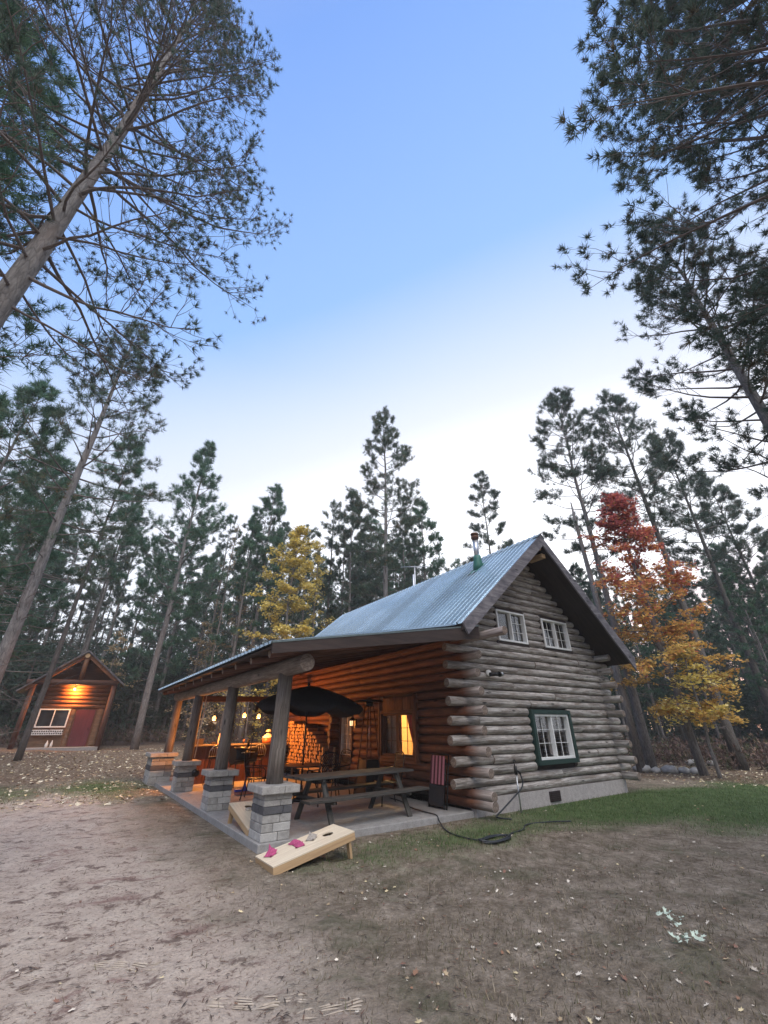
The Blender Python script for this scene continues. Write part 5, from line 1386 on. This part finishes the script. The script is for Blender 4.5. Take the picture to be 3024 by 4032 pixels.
def rosette(x, y, r_, seed, label, n=14):
    g = np.random.default_rng(seed); a = g.uniform(0, 6.28, n); d_ = g.uniform(.1, 1, n) * r_; P = np.stack([x + d_ * np.cos(a) * 1.5, y + d_ * np.sin(a) * .8, np.full(n, .035) + g.uniform(0, .02, n)], -1)
    P[:, 2] += ground(P[:, 0], P[:, 1]); V, F = leaf_mesh(P, np.tile([0, 0, 1.], (n, 1)), .036, g, .6)
    tag(np_mesh('woolly_plant', V, F, MAT['pale_leaf']), label, 'plant')
rosette(-2.72, -5.02, .13, 1, 'pale mint leafy rosette nearest the lower right corner', 20)
rosette(-2.30, -4.72, .16, 2, 'flat pale green weed patch just above the mint rosette', 16)

# ------------------------------------------------------------------ shed in the trees
MAT['shed_low'] = wood('tan_shed_board', (.13, .075, .045), (.27, .17, .10), (1.2, 18), .8)
A7 = R(7.5); n7 = Vector((math.sin(A7), math.cos(A7), 0))
sh = thing('garden_shed', 'small cedar-sided shed with dark red door and a lamp under its gable', 'shed', (CAM.x + n7.x * 34, CAM.y + n7.y * 34, 0), -A7)
B0 = .62
m_ = MB()
for i in range(7): m_.tube([(-6.25, .03, 2.84 + i * .235), (-4.4, .03, 2.845 + i * .235), (-2.65, .03, 2.84 + i * .235)], .128, 12, wob=.04)
m_.build('log_siding', MAT['shed'], sh)
m_ = MB(); m_.box((-6.25, .0, B0), (-2.65, 3.2, 4.4))
m_.build('wall', MAT['shed'], sh)
for x0, x1 in ((-4.52, -4.27), (-3.16, -2.78)):
    m_ = MB()
    for i in range(13): m_.tube([((x0 + x1) / 2, .1, B0 + .09 + i * .157), ((x0 + x1) / 2, -.09 - .03 * (i % 2), B0 + .09 + i * .157)], (x1 - x0) * .42, 10, 0, True, 1)
    m_.build('log_end_column', [MAT['shed'], MAT['shed_low']], sh)
m_ = MB(); m_.box((-6.2, -.03, B0), (-4.53, -.001, 1.62)); m_.build('lower_wall', MAT['shed_low'], sh)
m_ = MB(); m_.box((-4.22, -.06, B0 + .04), (-3.24, -.001, 2.66)); d_ = m_.build('door', MAT['door_red'], sh)
m_ = MB(); m_.tube([(-3.36, -.06, 1.6), (-3.36, -.12, 1.6)], .03, 8); m_.build('handle', MAT['black'], d_)
fr = MB()
x0, x1, z0, z1 = -6.13, -4.56, 1.68, 2.70
for a, b, c_, e in ((x0, x0 + .07, z0, z1), (x1 - .07, x1, z0, z1), (x0 + .07, x1 - .07, z0, z0 + .07), (x0 + .07, x1 - .07, z1 - .07, z1), (-5.37, -5.32, z0 + .07, z1 - .07)): fr.box((a, -.09, c_), (b, -.001, e))
f = fr.build('window', MAT['white'], sh)
k = NT('dark_window_glass'); k.p(Base_Color=(.02, .022, .025), Roughness=.04); MAT['darkglass'] = k.mat
m_ = MB(); m_.box((x0 + .07, -.045, z0 + .07), (-5.37, -.002, z1 - .07)); m_.build('pane', MAT['darkglass'], f)
m_ = MB(); m_.box((-5.32, -.045, z0 + .07), (x1 - .07, -.002, z1 - .07)); m_.build('pane', MAT['darkglass'], f)
m_ = MB(); m_.box((-6.2, -.28, 1.28), (-4.6, -.25, 1.56)); m_.box((-6.2, -.25, 1.28), (-4.6, -.03, 1.31)); fb_ = m_.build('flower_box', MAT['offwhite'], sh)
m_ = MB()
for i in range(14):
    for j in range(2): m_.tube([(-6.12 + i * .112 + (.05 if j else 0), -.281, 1.36 + j * .115), (-6.12 + i * .112 + (.05 if j else 0), -.287, 1.36 + j * .115)], .04, 10)
m_.build('hole_discs', MAT['pot_dark'], fb_)  # dark discs laid on the panel stand in for the shade in its holes
AP, LE, RE = (-4.46, 6.08), (-7.4, 3.62), (-2.05, 4.16)
m_ = MB()
m_.poly([(AP[0], -1.0, AP[1]), (LE[0], -1.0, LE[1]), (LE[0], -1.0, LE[1] - .09), (AP[0], -1.0, AP[1] - .1), (RE[0], -1.0, RE[1] - .09), (RE[0], -1.0, RE[1])], (0, 4.6, 0))
m_.build('roof', MAT['roof_trim'], sh)
m_ = MB()
m_.poly([(AP[0], -1.06, AP[1] + .02), (LE[0], -1.06, LE[1] + .02), (LE[0], -1.06, LE[1] - .06), (AP[0], -1.06, AP[1] - .06)], (0, .055, 0)); m_.poly([(AP[0], -1.06, AP[1] + .02), (RE[0], -1.06, RE[1] + .02), (RE[0], -1.06, RE[1] - .06), (AP[0], -1.06, AP[1] - .06)], (0, .055, 0))
m_.build('roof_edge', MAT['barge'], sh)
m_ = MB(); m_.beam((AP[0] - .1, -.8, AP[1] - .3), (LE[0] + .35, -.8, LE[1] + .10), .18, .22); m_.build('gable_rafter', MAT['shed_log'], sh)
m_ = MB(); m_.beam((AP[0] + .1, -.8, AP[1] - .3), (RE[0] - .3, -.8, RE[1] + .05), .18, .22); m_.build('gable_rafter', MAT['shed_log'], sh)
m_ = MB(); m_.tube([(-7.1, -.8, 4.12), (-2.4, -.8, 4.22)], .15, 12); m_.build('tie_log', MAT['rafter'], sh)
m_ = MB(); m_.tube([(AP[0], -.8, 4.3), (AP[0], -.8, AP[1] - .25)], .13, 12); m_.build('king_post', MAT['shed_log'], sh)
m_ = MB(); m_.tube([(AP[0], -.98, AP[1] - .32), (AP[0], 1, AP[1] - .32)], .14, 12, 0, True, 1); m_.build('ridge_log', [MAT['shed_log'], MAT['pale_edge']], sh)
m_ = MB(); m_.poly([(-6.2, .3, 4.4), (-2.7, .3, 4.4), (AP[0], .3, AP[1] - .15)], (0, .05, 0)); m_.build('gable_wall', MAT['soffit'], sh)
for x in (-6.75, -2.55): m_ = MB(); m_.tube([(x, -.7, B0 - .3), (x, -.7, 4.1)], .14, 12); m_.build('porch_post', MAT['rafter'], sh)
m_ = MB(); m_.box((-6.2, -1.1, B0 - .4), (-2.5, -.12, B0 + .015)); m_.build('step_slab', MAT['slab'], sh)
sl2 = thing('shed_lamp', 'glowing lamp under the gable of the shed', 'lamp'); sl2.location = sh.matrix_basis @ Vector((-4.66, -.10, 3.86)); sl2.rotation_euler = (0, 0, -A7)
m_ = MB(); m_.lathe([(.02, -.08), (.06, -.05), (.07, 0), (.04, .06)], (0, -.30, 0), 12); m_.build('bulb', MAT['shed_bulb'], sl2)
m_ = MB(); m_.tube([(0, .04, .12), (0, -.2, .16), (0, -.30, .10)], .02, 8); m_.lathe([(.045, .055), (.035, .11)], (0, -.30, 0), 12); m_.build('bracket', MAT['black'], sl2); lamp('bulb_light', (0, -.34, -.12), 300, (1., .36, .07), .03, sl2)
for i, (x, r_) in enumerate(((-5.15, .08), (-4.92, .07))):
    m_ = MB(); m_.lathe([(r_ * .8, 0), (r_, .1), (r_ * .9, .2), (r_ * .35, .3), (r_ * .3, .36)], (0, 0, 0), 12); o = m_.build('white_jug', MAT['offwhite']); o.location = sh.matrix_basis @ Vector((x, -.5, B0 + .016)); tag(o, ('left', 'right')[i] + ' one of two small white jugs on the shed step', 'jug', 'jugs on the shed step')

# dark needle-and-bark debris on the sand
x, y, d, g = scatter(22000, 1.4, 16, (-30, 108), 15, 0)
m = (g.uniform(0, 1, len(x)) < .35 + .4 * (lump(x * 1.7 + 3, y * 2.3, 1.7) > .6)) & outside(x, y)
x = x[m]; y = y[m]; n = len(x); a = g.uniform(0, 6.28, n); L = g.uniform(.012, .05, n); wd = g.uniform(.002, .006, n); z = ground(x, y) + .006
ux, uy = np.cos(a), np.sin(a)
V = np.stack([np.stack([x - ux * L, y - uy * L, z], -1), np.stack([x - uy * wd, y + ux * wd, z + .005], -1), np.stack([x + ux * L, y + uy * L, z + .004], -1), np.stack([x + uy * wd, y - ux * wd, z + .005], -1)], 1).reshape(-1, 3)
c = np.array([(.07, .05, .04), (.12, .07, .05), (.16, .1, .07), (.05, .04, .035)])[g.integers(0, 4, n)]
tag(np_mesh('forest_debris', V, np.arange(4 * n).reshape(-1, 4), MAT['litter'], col=np.repeat(c, 4, 0)), 'dark pine needles and bark crumbs scattered on the sand', 'debris', kind='stuff')

# evening air between the trees
hz = MB(); hz.box((-150, -150, -3.), (150, 150, 27.)); 
hm = bpy.data.materials.new('evening_air'); hm.use_nodes = True; ht = hm.node_tree
for n_ in list(ht.nodes):
    if n_.type != 'OUTPUT_MATERIAL': ht.nodes.remove(n_)
pv = ht.nodes.new('ShaderNodeVolumePrincipled'); pv.inputs['Color'].default_value = (.88, .92, .93, 1); pv.inputs['Density'].default_value = .0014
ht.links.new(pv.outputs[0], [n_ for n_ in ht.nodes if n_.type == 'OUTPUT_MATERIAL'][0].inputs['Volume'])
ho = hz.build('haze', hm); tag(ho, kind='stuff'); tag(ho, 'thin pale evening haze hanging in the woods', 'haze')
